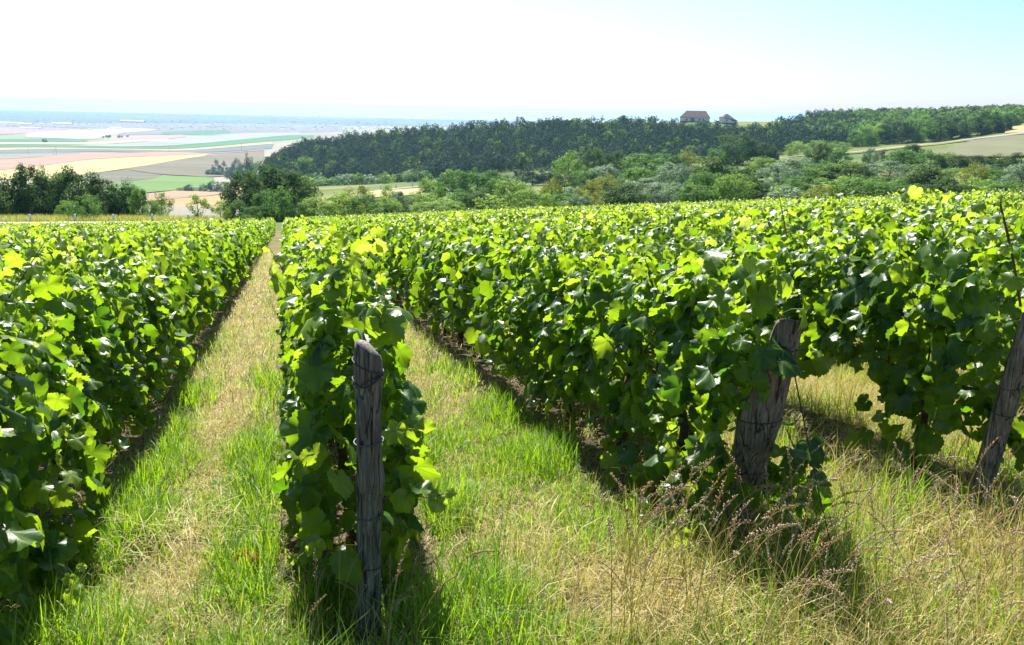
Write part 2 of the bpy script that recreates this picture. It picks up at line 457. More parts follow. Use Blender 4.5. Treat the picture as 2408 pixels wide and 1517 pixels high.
def field_mat(name, col):
    m, t, p, out = mat_new(name)
    pos = nd(t, 'ShaderNodeNewGeometry').outputs['Position']
    r = np.random.default_rng(len(name) * 100 + ord(name[-1]))
    mp = nd(t, 'ShaderNodeMapping'); mp.inputs['Rotation'].default_value = (0, 0, r.uniform(-0.5, 0.5)); mp.inputs['Scale'].default_value = (0.05, 1, 1); t.links.new(pos, mp.inputs[0])
    f = math_n(t, 'ADD', math_n(t, 'MULTIPLY', noise_n(t, 0.045, 4, mp.outputs[0], 0.6), 0.6), math_n(t, 'MULTIPLY', noise_n(t, 0.006, 4, pos), 0.4))
    t.links.new(ramp(t, f, [(0.35, tuple(c * 0.80 for c in col)), (0.5, col), (0.66, tuple(min(1, c * 1.22) for c in col))]), p.inputs['Base Color'])
    p.inputs['Roughness'].default_value = 0.95; p.inputs['Specular IOR Level'].default_value = 0.1
    return m
FIELDS = {  # colour, upper edge, lower edge  (picture points measured on an enlargement of the left of the photograph)
 'a': ((0.30, 0.29, 0.33), [(-300, 240), (400, 243), (1000, 246), (1600, 250), (2400, 258)], [(-300, 268), (300, 272), (800, 284), (1100, 284), (1600, 268), (2400, 262)]),
 'b': ((0.42, 0.33, 0.34), [(-300, 268), (300, 274), (660, 284)], [(-300, 332), (180, 318), (460, 290), (660, 285)]),
 'c': ((0.50, 0.44, 0.40), [(180, 318), (460, 292), (700, 289), (860, 296)], [(180, 345), (400, 352), (640, 358), (760, 338), (860, 312)]),
 'd': ((0.62, 0.54, 0.38), [(640, 287), (860, 282), (1100, 287)], [(640, 292), (820, 310), (960, 308), (1100, 290)]),
 'e': ((0.28, 0.27, 0.28), [(830, 318), (1000, 300), (1250, 285), (1850, 262), (2400, 262)], [(830, 330), (1100, 327), (1500, 328), (1900, 318), (2400, 305)]),
 'f': ((0.13, 0.24, 0.15), [(1130, 308), (1400, 297), (1580, 292)], [(1130, 326), (1400, 326), (1580, 318), (1620, 312)]),
 'g': ((0.12, 0.25, 0.15), [(-300, 362), (340, 354), (610, 360)], [(-300, 380), (340, 377), (570, 377), (615, 368)]),
 'h': ((0.50, 0.35, 0.33), [(690, 376), (860, 350), (1160, 330), (1300, 328)], [(650, 384), (900, 378), (1200, 352), (1300, 340)]),
 'i': ((0.62, 0.54, 0.40), [(-300, 380), (340, 379), (640, 378), (1180, 354)], [(-300, 396), (340, 392), (700, 392), (1180, 360)]),
 'j': ((0.40, 0.41, 0.38), [(520, 398), (900, 384), (1300, 345), (1700, 318), (2100, 310)], [(520, 402), (1000, 408), (1300, 396), (1900, 340), (2100, 328)]),
 'k': ((0.11, 0.24, 0.12), [(-300, 398), (340, 398), (1000, 410), (1300, 398), (1900, 341), (2200, 330)], [(-300, 418), (340, 414), (900, 422), (1300, 422), (1900, 372), (2200, 346)]),
 'l': ((0.60, 0.46, 0.28), [(-300, 420), (340, 416), (900, 424), (1300, 424), (1900, 374)], [(-300, 442), (340, 426), (900, 432), (1300, 436), (1900, 390)]),
 'm': ((0.19, 0.23, 0.24), [(-300, 442), (340, 427), (900, 433), (1300, 438), (1920, 390)], [(-300, 470), (340, 452), (700, 446), (1400, 450), (1900, 424)]),
 'n': ((0.34, 0.32, 0.26), [(-300, 470), (340, 453), (560, 450)], [(-300, 510), (200, 488), (560, 458)]),
 'o': ((0.50, 0.33, 0.27), [(-300, 512), (200, 490), (560, 459), (1150, 449), (1500, 452), (1850, 428)], [(-300, 596), (0, 573), (400, 530), (700, 494), (1480, 458), (1850, 436)]),
 'p': ((0.62, 0.53, 0.30), [(-300, 598), (0, 575), (400, 532), (700, 496), (1480, 460)], [(-300, 690), (0, 640), (300, 638), (610, 602), (960, 551), (1440, 472)]),
 'q': ((0.235, 0.205, 0.15), [(880, 567), (960, 552), (1440, 473), (1850, 440)], [(880, 568), (1100, 600), (1300, 612), (1480, 620), (1700, 600), (1850, 560)]),
 'r': ((0.20, 0.19, 0.14), [(610, 604), (740, 588), (880, 569)], [(560, 640), (780, 661), (900, 650), (1060, 634), (1140, 612), (1000, 590), (880, 570)]),
 's': ((0.19, 0.29, 0.10), [(785, 663), (1060, 636), (1150, 614), (1300, 617), (1500, 626)], [(700, 720), (900, 780), (1000, 736), (1240, 714), (1400, 700), (1500, 690)]),
 't': ((0.50, 0.36, 0.26), [(960, 750), (1240, 716), (1500, 692), (1800, 640)], [(960, 800), (1240, 772), (1560, 740), (1800, 690)]),
 'u': ((0.52, 0.40, 0.24), [(1140, 785), (1240, 774), (1590, 742), (1800, 700)], [(1100, 960), (1300, 960), (1600, 900), (1800, 800)]),
}
for k, (col, up, lo) in FIELDS.items():
    up = curve_pts(up, 6); lo = curve_pts(lo, 6)
    lift = {'u': -84.0}.get(k, -84.3 + 0.013 * list(FIELDS).index(k))
    poly = [zq(*q) for q in up] + [zq(*q) for q in lo[::-1]]
    sheet('field', poly, field_mat('field ' + k, tuple(0.47 * max(0.02, sum(col) / 3 + 1.35 * (c - sum(col) / 3)) for c in col)), z=lift, label=None)

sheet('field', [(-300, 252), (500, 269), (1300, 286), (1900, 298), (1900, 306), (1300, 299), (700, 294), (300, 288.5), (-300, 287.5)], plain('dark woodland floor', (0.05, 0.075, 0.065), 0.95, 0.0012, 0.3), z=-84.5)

def strip(name, world_a, world_b, mat, lift=0.1, kind='structure'):
    """a ribbon laid on the terrain between two lists of world x,y"""
    a = np.asarray(world_a, float); b = np.asarray(world_b, float)
    n = len(a); W = 5
    rows = [a + (b - a) * s for s in np.linspace(0, 1, W)]
    P = np.stack(rows, 1).reshape(-1, 2)
    z = terrain(P[:, 0], P[:, 1]) + lift
    Fc = [(i * W + j, i * W + j + 1, (i + 1) * W + j + 1, (i + 1) * W + j) for i in range(n - 1) for j in range(W - 1)]
    o = build(name, np.column_stack([P, z]), np.array(Fc), mat)
    return tag(o, kind=kind)
def wp(xd, Y):
    d = ray(xd, 420); return (d[0] / d[1] * Y, Y)
# the road along the foot of the vineyard, the track climbing to the right field, the bend in the valley
xs = np.linspace(-900, 420, 24)
strip('road', [wp(x, 106.4 + max(0, x) * 0.010) for x in xs], [wp(x, 110.6 + max(0, x) * 0.010) for x in xs], M['tarmac'], 0.08)
tk = curve_pts([(1740, 380, 392), (1810, 373, 415), (1880, 368, 440), (1950, 362, 458), (2010, 357, 472), (2100, 348, 492), (2190, 341, 508), (2280, 331, 516), (2420, 312, 524)], 5)
strip('track', [wp(x, Y - 5) for x, y, Y in tk], [wp(x, Y + 5) for x, y, Y in tk], M['track'], 1.0)
tk = curve_pts([(845, 0, 332), (880, 0, 342), (930, 0, 349), (1000, 0, 352)], 6)
strip('track', [wp(x, Y - 4) for x, y, Y in tk], [wp(x, Y + 4) for x, y, Y in tk], M['track'], 0.25)
M['hayfield'] = plain('hill field', (0.095, 0.098, 0.045), 0.95, 0.05, 0.18)
M['tanfield'] = plain('tan field', (0.25, 0.20, 0.085), 0.95, 0.05, 0.15)
xs = np.linspace(2150, 2900, 14)
strip('field', [wp(x, 415 - (x - 2150) * 0.0) for x in xs], [wp(x, min(523, 425 + (x - 2150) * 0.9)) - np.array([0, 8]) for x in xs], M['hayfield'], 0.7)
xs = np.linspace(2350, 2900, 8)
strip('field', [wp(x, 535) for x in xs], [wp(x, 578) for x in xs], M['tanfield'], 0.7)
xs = np.linspace(850, 1000, 8)
strip('field', [wp(x, 300) for x in xs], [wp(x, 340) for x in xs], M['tanfield'], 0.35)

# ------------------------------------------------------------------ vine leaves
def leaf_template(level):
    if level == 2:   # a folded kite
        V = np.array([(0, -0.12, 0), (0.5, 0.25, -0.10), (0, 0.62, 0), (-0.5, 0.25, -0.10)])
        return V, np.array([(0, 1, 2), (0, 2, 3)])
    ang = np.array([0, 14, 30, 40, 55, 70, 85, 97, 110, 125, 145, 160, 172, 180.0])
    rad = np.array([.64, .575, .50, .515, .58, .535, .46, .47, .49, .455, .41, .36, .26, .07])
    if level == 0:
        a = np.concatenate([np.linspace(-178, -6, 24), [0], np.linspace(6, 178, 24)])
        r = np.interp(np.abs(a), ang, rad)
        teeth = np.where(np.arange(len(a)) % 2 == 0, 0.022, -0.022); teeth[np.abs(a) > 165] = 0
        r = r + teeth
        n = len(a); th = np.radians(a)
        out = np.stack([np.sin(th) * r, np.cos(th) * r, 0 * r], -1)
        inner_i = np.arange(0, n, 3)
        inn = out[inner_i] * 0.55
        V = np.concatenate([[[0, 0, 0]], inn, out]); ni = len(inn)
        Fc = [(0, 1 + k + 1, 1 + k) for k in range(ni - 1)]
        for k in range(ni - 1):
            o0 = 1 + ni + inner_i[k]
            Fc += [(1 + k, o0 + 1, o0), (1 + k, o0 + 2, o0 + 1), (1 + k, 1 + k + 1, o0 + 2), (1 + k + 1, o0 + 3, o0 + 2)]
        return V, np.array(Fc)
    a = np.array([-170, -140, -110, -85, -55, -28, 0, 28, 55, 85, 110, 140, 170.0])
    r = np.interp(np.abs(a), ang, rad) * 1.02
    th = np.radians(a)
    V = np.concatenate([[[0, 0, 0]], np.stack([np.sin(th) * r, np.cos(th) * r, 0 * r], -1)])
    return V, np.array([(0, k + 2, k + 1) for k in range(len(a) - 1)])
LT = [leaf_template(k) for k in range(3)]

def leaves(level, pos, nrm, tip, size, tint, r):
    """returns V, F, per-face tint, uv for many leaves"""
    T, Fc = LT[level]
    N, n = len(pos), len(T)
    nrm = norm(nrm); tip = norm(tip - nrm * (tip * nrm).sum(-1, keepdims=True)); bi = np.cross(tip, nrm)
    x, y = T[:, 0][None], T[:, 1][None]
    fold = r.uniform(-0.2, 0.65, (N, 1)); cup = r.uniform(-0.7, 0.8, (N, 1)); droop = r.uniform(0.0, 0.9, (N, 1))
    z = -fold * np.abs(x) - cup * (x * x + y * y) - droop * np.maximum(y, 0) ** 2
    if level == 0:
        ph = r.uniform(0, 6.28, (N, 1)); am = r.uniform(0.03, 0.13, (N, 1))
        th = np.arctan2(x, y); rr_ = np.sqrt(x * x + y * y)
        z = z + am * np.sin(5 * th + ph) * rr_ * 1.6 + 0.05 * np.sin(9 * th + 2 * ph) * rr_ - r.uniform(-0.5, 1.6, (N, 1)) * np.maximum(rr_ - 0.33, 0) ** 2 * (1 + np.sin(th + ph))
        x = x * r.uniform(0.9, 1.12, (N, 1)); 
    if level == 2: z = z + T[:, 2][None]
    L = (x[..., None] * bi[:, None] + y[..., None] * tip[:, None] + z[..., None] * nrm[:, None]) * size[:, None, None]
    V = (pos[:, None] + L).reshape(-1, 3)
    FF = (Fc[None] + (np.arange(N) * n)[:, None, None]).reshape(-1, 3)
    return V, FF, np.repeat(tint, len(Fc)), np.tile(T[:, :2], (N, 1))

def vnoise(x, seed):
    r = np.random.default_rng(seed); s = 0
    for f in (0.35, 0.8, 1.7, 3.6, 7.3):
        s = s + np.sin(x * f * 2 * np.pi / 2.2 + r.uniform(0, 6.28)) * (0.8 / (1 + f * 0.6))
    return s / 1.6

SUNL = np.array([sd.x * PU[0] + sd.y * PU[1], sd.x * PV[0] + sd.y * PV[1], sd.z])   # sun in row axes

def canopy(v0, v1, dens, level, seed, size=0.115, base_near=True, endw=0.0, row=None):
    """leaves of one row between v0 and v1, in row axes: x across, y along, z above the ground at v=0"""
    r = np.random.default_rng(seed)
    n = int((v1 - v0) * dens)
    v = r.uniform(v0, v1, n)
    top = 1.30 + 0.10 * vnoise(v, seed + 1) + 0.03 * r.normal(size=n)
    low = 0.27 + 0.13 * vnoise(v * 0.9, seed + 2)
    if base_near:
        low = np.where(v < 5.4, np.minimum(low, 0.02 + 0.11 * np.maximum(0, v - 4.2)), low)
    if row == 2:
        low = np.where((v > 4.95) & (v < 8.0), 0.60 + 0.08 * vnoise(v, 77), np.where(v < 4.95, 0.16, low))
    q = r.beta(1.25, 1.0, n)
    h = low + (top - low) * q
    tall = r.random(n) < 0.05
    h = np.where(tall, top + r.uniform(0, 0.22, n), h)
    hw = (0.285 + 0.08 * vnoise(v * 1.3 + h * 1.7, seed + 3)) * np.clip(1.12 - 0.45 * np.clip((h - 0.9) / 0.5, 0, 1), 0.35, 1.2)
    hw = hw * np.where(base_near & (v < 4.9), 1.0 - endw * np.clip((4.9 - v) / 0.9, 0, 1), 1.0)
    if row == 0: hw = hw * 0.84
    s = np.where(r.random(n) < 0.72, np.sign(r.uniform(-1, 1, n)) * (1 - np.abs(r.normal(0, 0.22, n))), r.uniform(-1, 1, n))
    x = s * hw
    pos = np.stack([x, v, h - SLOPE * v], -1)
    out = np.clip(x / 0.22, -1, 1)
    upw = 0.45 + 0.5 * np.clip((h - 0.9) / 0.5, 0, 1)
    nrm = np.stack([out * 0.7, -0.25 * np.ones(n), upw * 0.62], -1) + r.normal(0, 1, (n, 3)) * np.array([0.55, 0.75, 0.36])
    flat = r.random(n) < 0.38 + 0.25 * np.clip((h - 1.0) / 0.3, 0, 1)
    nrm = np.where(flat[:, None], np.stack([out * 0.55, np.zeros(n), 0.75 * np.ones(n)], -1) + 0.25 * SUNL[None] + r.normal(0, 0.33, (n, 3)), nrm)
    tip = np.stack([out * 0.45 + r.normal(0, 0.35, n), r.normal(0, 0.5, n), -0.8 + r.normal(0, 0.3, n)], -1)
    sz = size * np.clip(np.exp(r.normal(-0.03, 0.30, n)), 0.4, 1.75) * np.where(tall, 0.6, 1.0) * np.where(q > 0.9, 0.8, 1.0)
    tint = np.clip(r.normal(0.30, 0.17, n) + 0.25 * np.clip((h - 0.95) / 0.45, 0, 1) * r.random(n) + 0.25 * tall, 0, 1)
    if row in (0, 1, 2):      # leaves do not grow through the end post
        pv = {0: 3.66, 1: 4.07, 2: 4.07}[row]
        keep = ~((np.abs(v - pv + 0.10 * h) < 0.16) & (np.abs(x) < 0.11) & (h < 1.25)) & ~((v < pv + 0.05 - 0.1 * h) & (np.abs(x) < (0.16 if row != 1 else 0.035)))
        if row == 0: keep &= v > pv + 0.02 + 0.42 * np.maximum(0, h - 0.35)
        if row == 1: keep &= ~((v < pv + 0.1) & (x > -0.02) & (h > 0.36))
        pos, nrm, tip, sz, tint = pos[keep], nrm[keep], tip[keep], sz[keep], tint[keep]
    return pos, nrm, tip, sz, tint, r

def canopy_mesh(segs, seed, mat, name='foliage', parent=None, off=0.0, link=True, base_near=True, endw=0.0, row=None):
    Vs, Fs, Ts, Us, k = [], [], [], [], 0
    for q, (v0, v1, dens, lev, size) in enumerate(segs):
        if v1 <= v0 + 0.05: continue
        V, Fc, t, uv = leaves(lev, *canopy(v0, v1, dens, lev, seed * 13 + q * 5 + 1, size, base_near, endw, row))
        V[:, 1] -= off; V[:, 2] += SLOPE * off
        Vs.append(V); Fs.append(Fc + k); Ts.append(t); Us.append(uv); k += len(V)
    return build(name, np.concatenate(Vs), np.concatenate(Fs), mat, parent, {'tint': np.concatenate(Ts)}, np.concatenate(Us), link=link)

VF = 30.0
far_meshes = [canopy_mesh([(VF, 62, 130, 2, 0.150), (62, VEND, 85, 2, 0.185)], 900 + k, M['vine_far'], link=False, base_near=False) for k in range(5)]
r_t = np.random.default_rng(11)

def vine_trunk_mesh(k):
    r = np.random.default_rng(50 + k)
    h = r.uniform(0.45, 0.6); n = 9
    p = np.stack([np.cumsum(r.normal(0, 0.018, n)), np.cumsum(r.normal(0, 0.022, n)), np.linspace(-0.05, h, n)], -1)
    a = Acc(); a.add(*tube(p, np.linspace(0.036, 0.022, n) * r.uniform(0.85, 1.25, n), 8))
    for sgn in (-1, 1):
        q = p[-1] + np.stack([r.normal(0, .01, 5), sgn * np.linspace(0, 0.45, 5), np.array([0, .05, .07, .06, .08])], -1)
        a.add(*tube(q, np.linspace(0.018, 0.008, 5), 6))
    for _ in range(4):
        b = p[-1] + np.array([0, r.uniform(-.4, .4), 0.05])
        q = b + np.stack([np.cumsum(r.normal(0, .02, 7)), np.cumsum(r.normal(0, .03, 7)), np.linspace(0, r.uniform(.45, .68), 7)], -1)
        a.add(*tube(q, np.linspace(0.007, 0.003, 7), 5))
    return a.mesh('trunk', M['vine_wood'], link=False)
trunk_meshes = [vine_trunk_mesh(k) for k in range(5)]

ROWS = {}
def entry_v(u):
    if u > 0: return max(4.0, u / 0.80 - 2.5)
    return max(4.0, -u / 0.235 - 4.0)
row_ids = list(range(-17, 53))
PHOTO_U = {-1: -1.30, 0: 0.28, 1: 2.05, 2: 3.42}
for k in row_ids:
    u = PHOTO_U.get(k, U0 + DU * k)
    if k > 2: u = PHOTO_U[2] + DU * (k - 2)
    ve = entry_v(u)
    if ve > VEND - 6: continue
    v0 = {-1: 3.45, 0: 3.66, 1: 3.80, 2: 3.95}.get(k, ve)
    x, y = PU * u + PV * v0
    if k == -1: lab, g = 'leafy vine row along the left edge, left of the grass path, no post in view', None
    elif k == 0: lab, g = 'narrow vine row behind the upright wire-bound post, between the two grass paths', None
    elif k == 1: lab, g = 'tall shaded vine row that starts at the broad split leaning post', None
    elif k == 2: lab, g = 'vine row starting at the grey leaning post at the right edge, straw grass under it', None
    elif k < 0: lab, g = 'sunlit vine row among close-packed rows left of the left-edge row, running down to the road', 'vine rows on the left of the slope'
    else: lab, g = 'sunlit vine row among close-packed rows right of the grey leaning post, running to the wood', 'vine rows on the right of the slope'
    o = thing('vine_row', lab, 'vine row', (x, y, float(zlat(u)) - SLOPE * v0), A, g)
    ROWS[k] = (o, u, v0)
    segs = []
    dist = abs(u)
    vn = math.sqrt(max(0, 8.5 ** 2 - u * u))
    if vn > v0: segs.append((v0, vn, 430 if k in (-1, 0, 1, 2) else 380, 0, 0.112))
    segs.append((max(v0, vn), VF, 320, 1, 0.112))
    if v0 < VF:
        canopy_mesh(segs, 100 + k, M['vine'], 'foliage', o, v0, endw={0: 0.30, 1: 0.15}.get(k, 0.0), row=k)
    fo = bpy.data.objects.new('foliage', far_meshes[k % 5]); C.objects.link(fo); fo.parent = o
    fo.location = (0, -v0, SLOPE * v0)
    if -2 <= k <= 3:
        for q, vv in enumerate(np.arange(max(4.7, v0 + 0.3), 20 if k in (-1, 1) else 13, 1.15)):
            if k == 2 and 5.0 < vv < 8.2: continue
            t_ = bpy.data.objects.new('trunk', trunk_meshes[(q + k) % 5]); C.objects.link(t_); t_.parent = o
            t_.location = (r_t.normal(0, .03), vv - v0, -SLOPE * (vv - v0)); t_.rotation_euler = (r_t.normal(0, .08), r_t.normal(0, .08), 0)

def shoot(k, pts, nl, size, tint, seed, mat='cane', rad=0.0035, stub=False):
    """a long shoot of row k through picture points (x, y, forward distance), with leaves along it"""
    r = np.random.default_rng(seed)
    o, u, v0 = ROWS[k]
    P = np.array([at(*q) for q in pts])
    P = curve_pts(P, 6)
    inv = np.array(o.matrix_basis.inverted()) if False else np.array((Matrix.Translation(o.location) @ Matrix.Rotation(A, 4, 'Z')).inverted())
    Pl = P @ inv[:3, :3].T + inv[:3, 3]
    V, Fc = tube(Pl, np.linspace(rad, rad * (0.8 if stub else 0.35), len(Pl)), 6)
    sh = build('shoot', V, Fc, M[mat], o)
    f = np.linspace(0.12, 1.0, nl) * (len(Pl) - 1)
    base = np.stack([np.interp(f, np.arange(len(Pl)), Pl[:, i_]) for i_ in range(3)], -1)
    side = np.where(np.arange(nl) % 2 == 0, 1.0, -1.0)
    sz = size * np.linspace(1.0, 0.35, nl) * r.uniform(.85, 1.15, nl)
    off = np.stack([side * r.uniform(.03, .06, nl), r.uniform(-.06, .01, nl), r.uniform(-.01, .03, nl)], -1) * (sz / 0.1)[:, None]
    nrm = np.stack([side * .35 + r.normal(0, .3, nl), -0.35 + r.normal(0, .4, nl), 0.6 + r.normal(0, .35, nl)], -1)
    tip = np.stack([side * .5, -0.5 + r.normal(0, .3, nl), -0.6 + r.normal(0, .25, nl)], -1)
    V, Fc, t_, uv = leaves(0, base + off, nrm, tip, sz, np.clip(tint + 0.25 * np.linspace(0, 1, nl) + r.normal(0, .08, nl), 0, 1), r)
    nv, nf = len(LT[0][0]), len(LT[0][1])
    for q in range(nl):
        pv, pf = tube(np.array([base[q], base[q] + off[q] * .5 + np.array([0, 0, .012]), base[q] + off[q]]), .0014, 4, False)
        Vq = np.concatenate([V[q * nv:(q + 1) * nv], pv]); Fq = np.concatenate([LT[0][1], pf + nv])
        build('leaf', Vq, Fq, M['vine'], sh, {'tint': np.concatenate([t_[q * nf:(q + 1) * nf], np.full(len(pf), .6)])}, np.concatenate([LT[0][0][:, :2], np.full((len(pv), 2), .3)]))
SHOOTS = [
 (1, [(1810, 800, 4.12), (1785, 870, 4.08), (1765, 950, 4.05)], 6, 0.17, 0.12, 31, 'cane'),
 (1, [(1850, 1010, 4.18), (1880, 1100, 4.12), (1870, 1190, 4.08)], 9, 0.15, 0.15, 32, 'cane'),
 (1, [(1700, 1130, 4.2), (1690, 1190, 4.15), (1650, 1240, 4.12)], 7, 0.14, 0.2, 33, 'cane'),
 (-1, [(60, 1300, 3.9), (110, 1180, 3.75), (150, 1080, 3.65), (165, 985, 3.6)], 9, 0.135, 0.62, 1, 'cane'),
 (-1, [(110, 1460, 3.8), (160, 1400, 3.65), (180, 1330, 3.6)], 5, 0.11, 0.6, 2, 'cane'),
 (-1, [(20, 700, 4.6), (60, 640, 4.5), (110, 560, 4.4)], 5, 0.12, 0.5, 3, 'cane_brown'),
 (0, [(760, 1130, 3.75), (700, 1080, 3.65), (650, 1070, 3.6)], 6, 0.125, 0.65, 4, 'cane'),
 (0, [(800, 1300, 3.6), (740, 1290, 3.5), (700, 1310, 3.45)], 4, 0.14, 0.6, 5, 'cane'),
 (0, [(940, 1150, 3.7), (1000, 1170, 3.55), (1050, 1160, 3.5)], 5, 0.11, 0.55, 6, 'cane_brown'),
 (0, [(930, 1000, 3.8), (970, 1010, 3.7), (990, 1000, 3.7)], 4, 0.12, 0.5, 7, 'cane'),
 (0, [(720, 700, 4.6), (670, 640, 4.6), (635, 585, 4.6)], 6, 0.115, 0.55, 8, 'cane_brown'),
 (0, [(820, 720, 4.1), (830, 660, 4.1), (810, 600, 4.15)], 6, 0.14, 0.5, 9, 'cane'),
 (0, [(870, 790, 4.0), (900, 740, 3.95), (905, 690, 4.0)], 5, 0.15, 0.45, 10, 'cane'),
 (1, [(1640, 1120, 4.4), (1590, 1040, 4.3), (1550, 960, 4.25)], 7, 0.12, 0.5, 11, 'cane'),
 (1, [(1640, 1240, 4.3), (1560, 1230, 4.2), (1490, 1170, 4.2)], 6, 0.115, 0.45, 12, 'cane'),
 (1, [(1860, 1040, 4.25), (1890, 1080, 4.15), (1895, 1150, 4.1)], 6, 0.13, 0.30, 13, 'cane'),
 (1, [(1800, 880, 4.2), (1770, 830, 4.1), (1740, 760, 4.05)], 6, 0.135, 0.32, 14, 'cane'),
 (1, [(1840, 760, 4.3), (1810, 690, 4.1), (1790, 640, 4.1), (1830, 600, 4.1)], 7, 0.15, 0.45, 15, 'cane'),
 (1, [(1850, 560, 4.1), (1842, 510, 4.1), (1830, 450, 4.1)], 2, 0.04, 0.6, 16, 'cane'),
 (1, [(1390, 680, 6.5), (1400, 620, 6.5), (1380, 570, 6.5)], 6, 0.12, 0.7, 17, 'cane'),
 (1, [(1230, 830, 7.6), (1200, 790, 7.5), (1200, 770, 7.5)], 5, 0.11, 0.8, 18, 'cane'),
 (2, [(2400, 720, 4.25), (2380, 600, 4.2), (2352, 480, 4.15)], 7, 0.10, 0.5, 19, 'cane_brown', 0.006, True),
 (2, [(2352, 482, 4.15), (2356, 465, 4.15), (2370, 452, 4.15)], 3, 0.04, 0.8, 20, 'cane'),
 (2, [(2320, 860, 4.7), (2350, 800, 4.65), (2370, 740, 4.6)], 6, 0.14, 0.4, 21, 'cane'),
 (2, [(2140, 700, 5.2), (2120, 610, 5.2), (2110, 560, 5.2)], 6, 0.13, 0.55, 22, 'cane_brown'),
]
for q in SHOOTS: shoot(*q)

# ------------------------------------------------------------------ end posts and wires
def post(name, label, base, top, widths, seed, depth=1.0, cut=0.03):
    """weathered post from base to top (world); widths = (height fraction, half width) profile"""
    r = np.random.default_rng(seed)
    base = np.array(base); top = np.array(top)
    o = thing(name, label, 'post', base)
    L = top - base
    n, m = 40, 64
    th = np.arange(n) * 2 * np.pi / n
    zs = np.linspace(-0.12, 1, m)
    hw = np.interp(zs, [q[0] for q in widths], [q[1] for q in widths])
    off = np.interp(zs, [q[0] for q in widths], [q[2] if len(q) > 2 else 0 for q in widths])
    groove = sum(a * np.cos(f * th[None] + p + 0.5 * np.sin(zs[:, None] * q + s)) for a, f, p, q, s in
                 [(0.035, 3, r.uniform(0, 6), 4, 1), (0.03, 7, r.uniform(0, 6), 6, 2), (0.03, 12, r.uniform(0, 6), 7, 3), (0.02, 19, r.uniform(0, 6), 5, 0)])
    for c in r.uniform(0, 6.28, 7):     # long drying cracks
        dth = np.angle(np.exp(1j * (th[None] - c - 0.15 * np.sin(zs[:, None] * 3 + c))))
        groove = groove - 0.13 * np.exp(-(dth / 0.07) ** 2) * (0.6 + 0.4 * np.sin(zs[:, None] * 5 + 3 * c))
    groove = groove * (1 - 0.6 * np.clip((zs - 0.90) / 0.1, 0, 1))[:, None]
    R0 = hw[:, None] * (1 + groove)
    R0 = R0 * np.where(zs > 0.95, np.sqrt(np.clip(1 - ((zs - 0.95) / 0.062) ** 2, 0.02, 1)) * 0.22 + 0.78, 1)[:, None]
    up = np.array([0, 0, 1.0]); ax = norm(L)
    e1 = norm(np.cross(ax, np.array([0, 1.0, 0]))); e1 = e1 * np.sign(e1[0]); e2 = np.cross(ax, e1)
    V = (L[None, None] * zs[:, None, None]) + (R0 * np.cos(th))[..., None] * e1 + depth * (R0 * np.sin(th))[..., None] * e2 + off[:, None, None] * e1
    q0 = r.uniform(0, 6)
    for b_, wgt in ((1, 1), (2, .7), (3, .4)): V[-b_] += ax * (wgt * cut * np.cos(th + q0) + wgt * 0.004 * np.cos(3 * th + 1) )[:, None]
    cap = V[-1].mean(0) + ax * 0.012
    V = np.concatenate([V.reshape(-1, 3), [cap]])
    Fc = [(i_ * n + j_, i_ * n + (j_ + 1) % n, (i_ + 1) * n + (j_ + 1) % n, (i_ + 1) * n + j_) for i_ in range(m - 1) for j_ in range(n)]
    Fc = np.array(Fc); T3 = np.concatenate([Fc[:, [0, 1, 2]], Fc[:, [0, 2, 3]], np.array([((m - 1) * n + j_, (m - 1) * n + (j_ + 1) % n, len(V) - 1) for j_ in range(n)])])
    build('shaft', V, T3, M['wood'], o)
    def ring(f, extra=1.12, tilt=0.0, rad=0.0022, turns=1.0, ph=0.0, mat='wire', wob=0.0):
        t_ = np.linspace(0, 2 * np.pi * turns, int(28 * turns) + 1) + ph
        w0 = np.interp(f, [q[0] for q in widths], [q[1] for q in widths]) * extra
        of = np.interp(f, [q[0] for q in widths], [q[2] if len(q) > 2 else 0 for q in widths])
        hgt = f + tilt * np.cos(t_) + wob * np.sin(2.3 * t_ + ph)
        P = L[None] * hgt[:, None] + w0 * np.cos(t_)[:, None] * e1 + depth * w0 * np.sin(t_)[:, None] * e2 + of * e1
        V, Fc = tube(P, rad, 6)
        build('wire_band', V, Fc, M[mat], o)
    return o, L, e1, e2, ring

def hit_row(xd, yd, u):
    d = ray(xd, yd); du = d[0] * PU[0] + d[1] * PU[1]
    return np.array([0, 0, EYE]) + d * (u / du)

b1 = ground_hit(868, 1490); print('B1', b1, PV @ b1[:2], PU @ b1[:2])
t1 = at(865, 818, b1[1] - 0.10)
oP, L, e1, e2, ring = post('wooden_post', 'upright round grey post with wire bands, before the narrow vine row between the paths', b1, t1,
                           [(-0.12, .050), (0.0, .049), (0.33, .044), (0.50, .047, .003), (0.56, .053, .008), (0.62, .047, .003), (0.8, .045), (0.90, .051), (0.95, .052), (1.0, .049)], 3)
ring(0.90, 1.10, 0.008, .0028, 2.3, 0.3, 'rust', 0.012); ring(0.945, 1.08, -0.02, .0028, 1.2, 2.0, 'rust')
ring(0.695, 1.18, 0.004, .0026); ring(0.44, 1.16, 0.006, .0026); ring(0.26, 1.06, 0.0, .0016, 1, 0, 'rust')
b2 = ground_hit(1722, 1285); print('B2', b2, PV @ b2[:2], PU @ b2[:2])
t2 = hit_row(1848, 756, 2.02 + 0.0)
t2 = at(1848, 760, b2[1] - 0.22)
oP2, L2, e1b, e2b, ring2 = post('wooden_post', 'broad split leaning post half hidden by leaves, starting the tall shaded vine row', b2, t2,
                                [(-0.12, .066), (0.0, .066), (0.30, .070), (0.42, .082, -.012), (0.60, .095, -.015), (0.72, .077, 0), (0.9, .065, .008), (1.0, .060, .012)], 8, 0.62, 0.035)
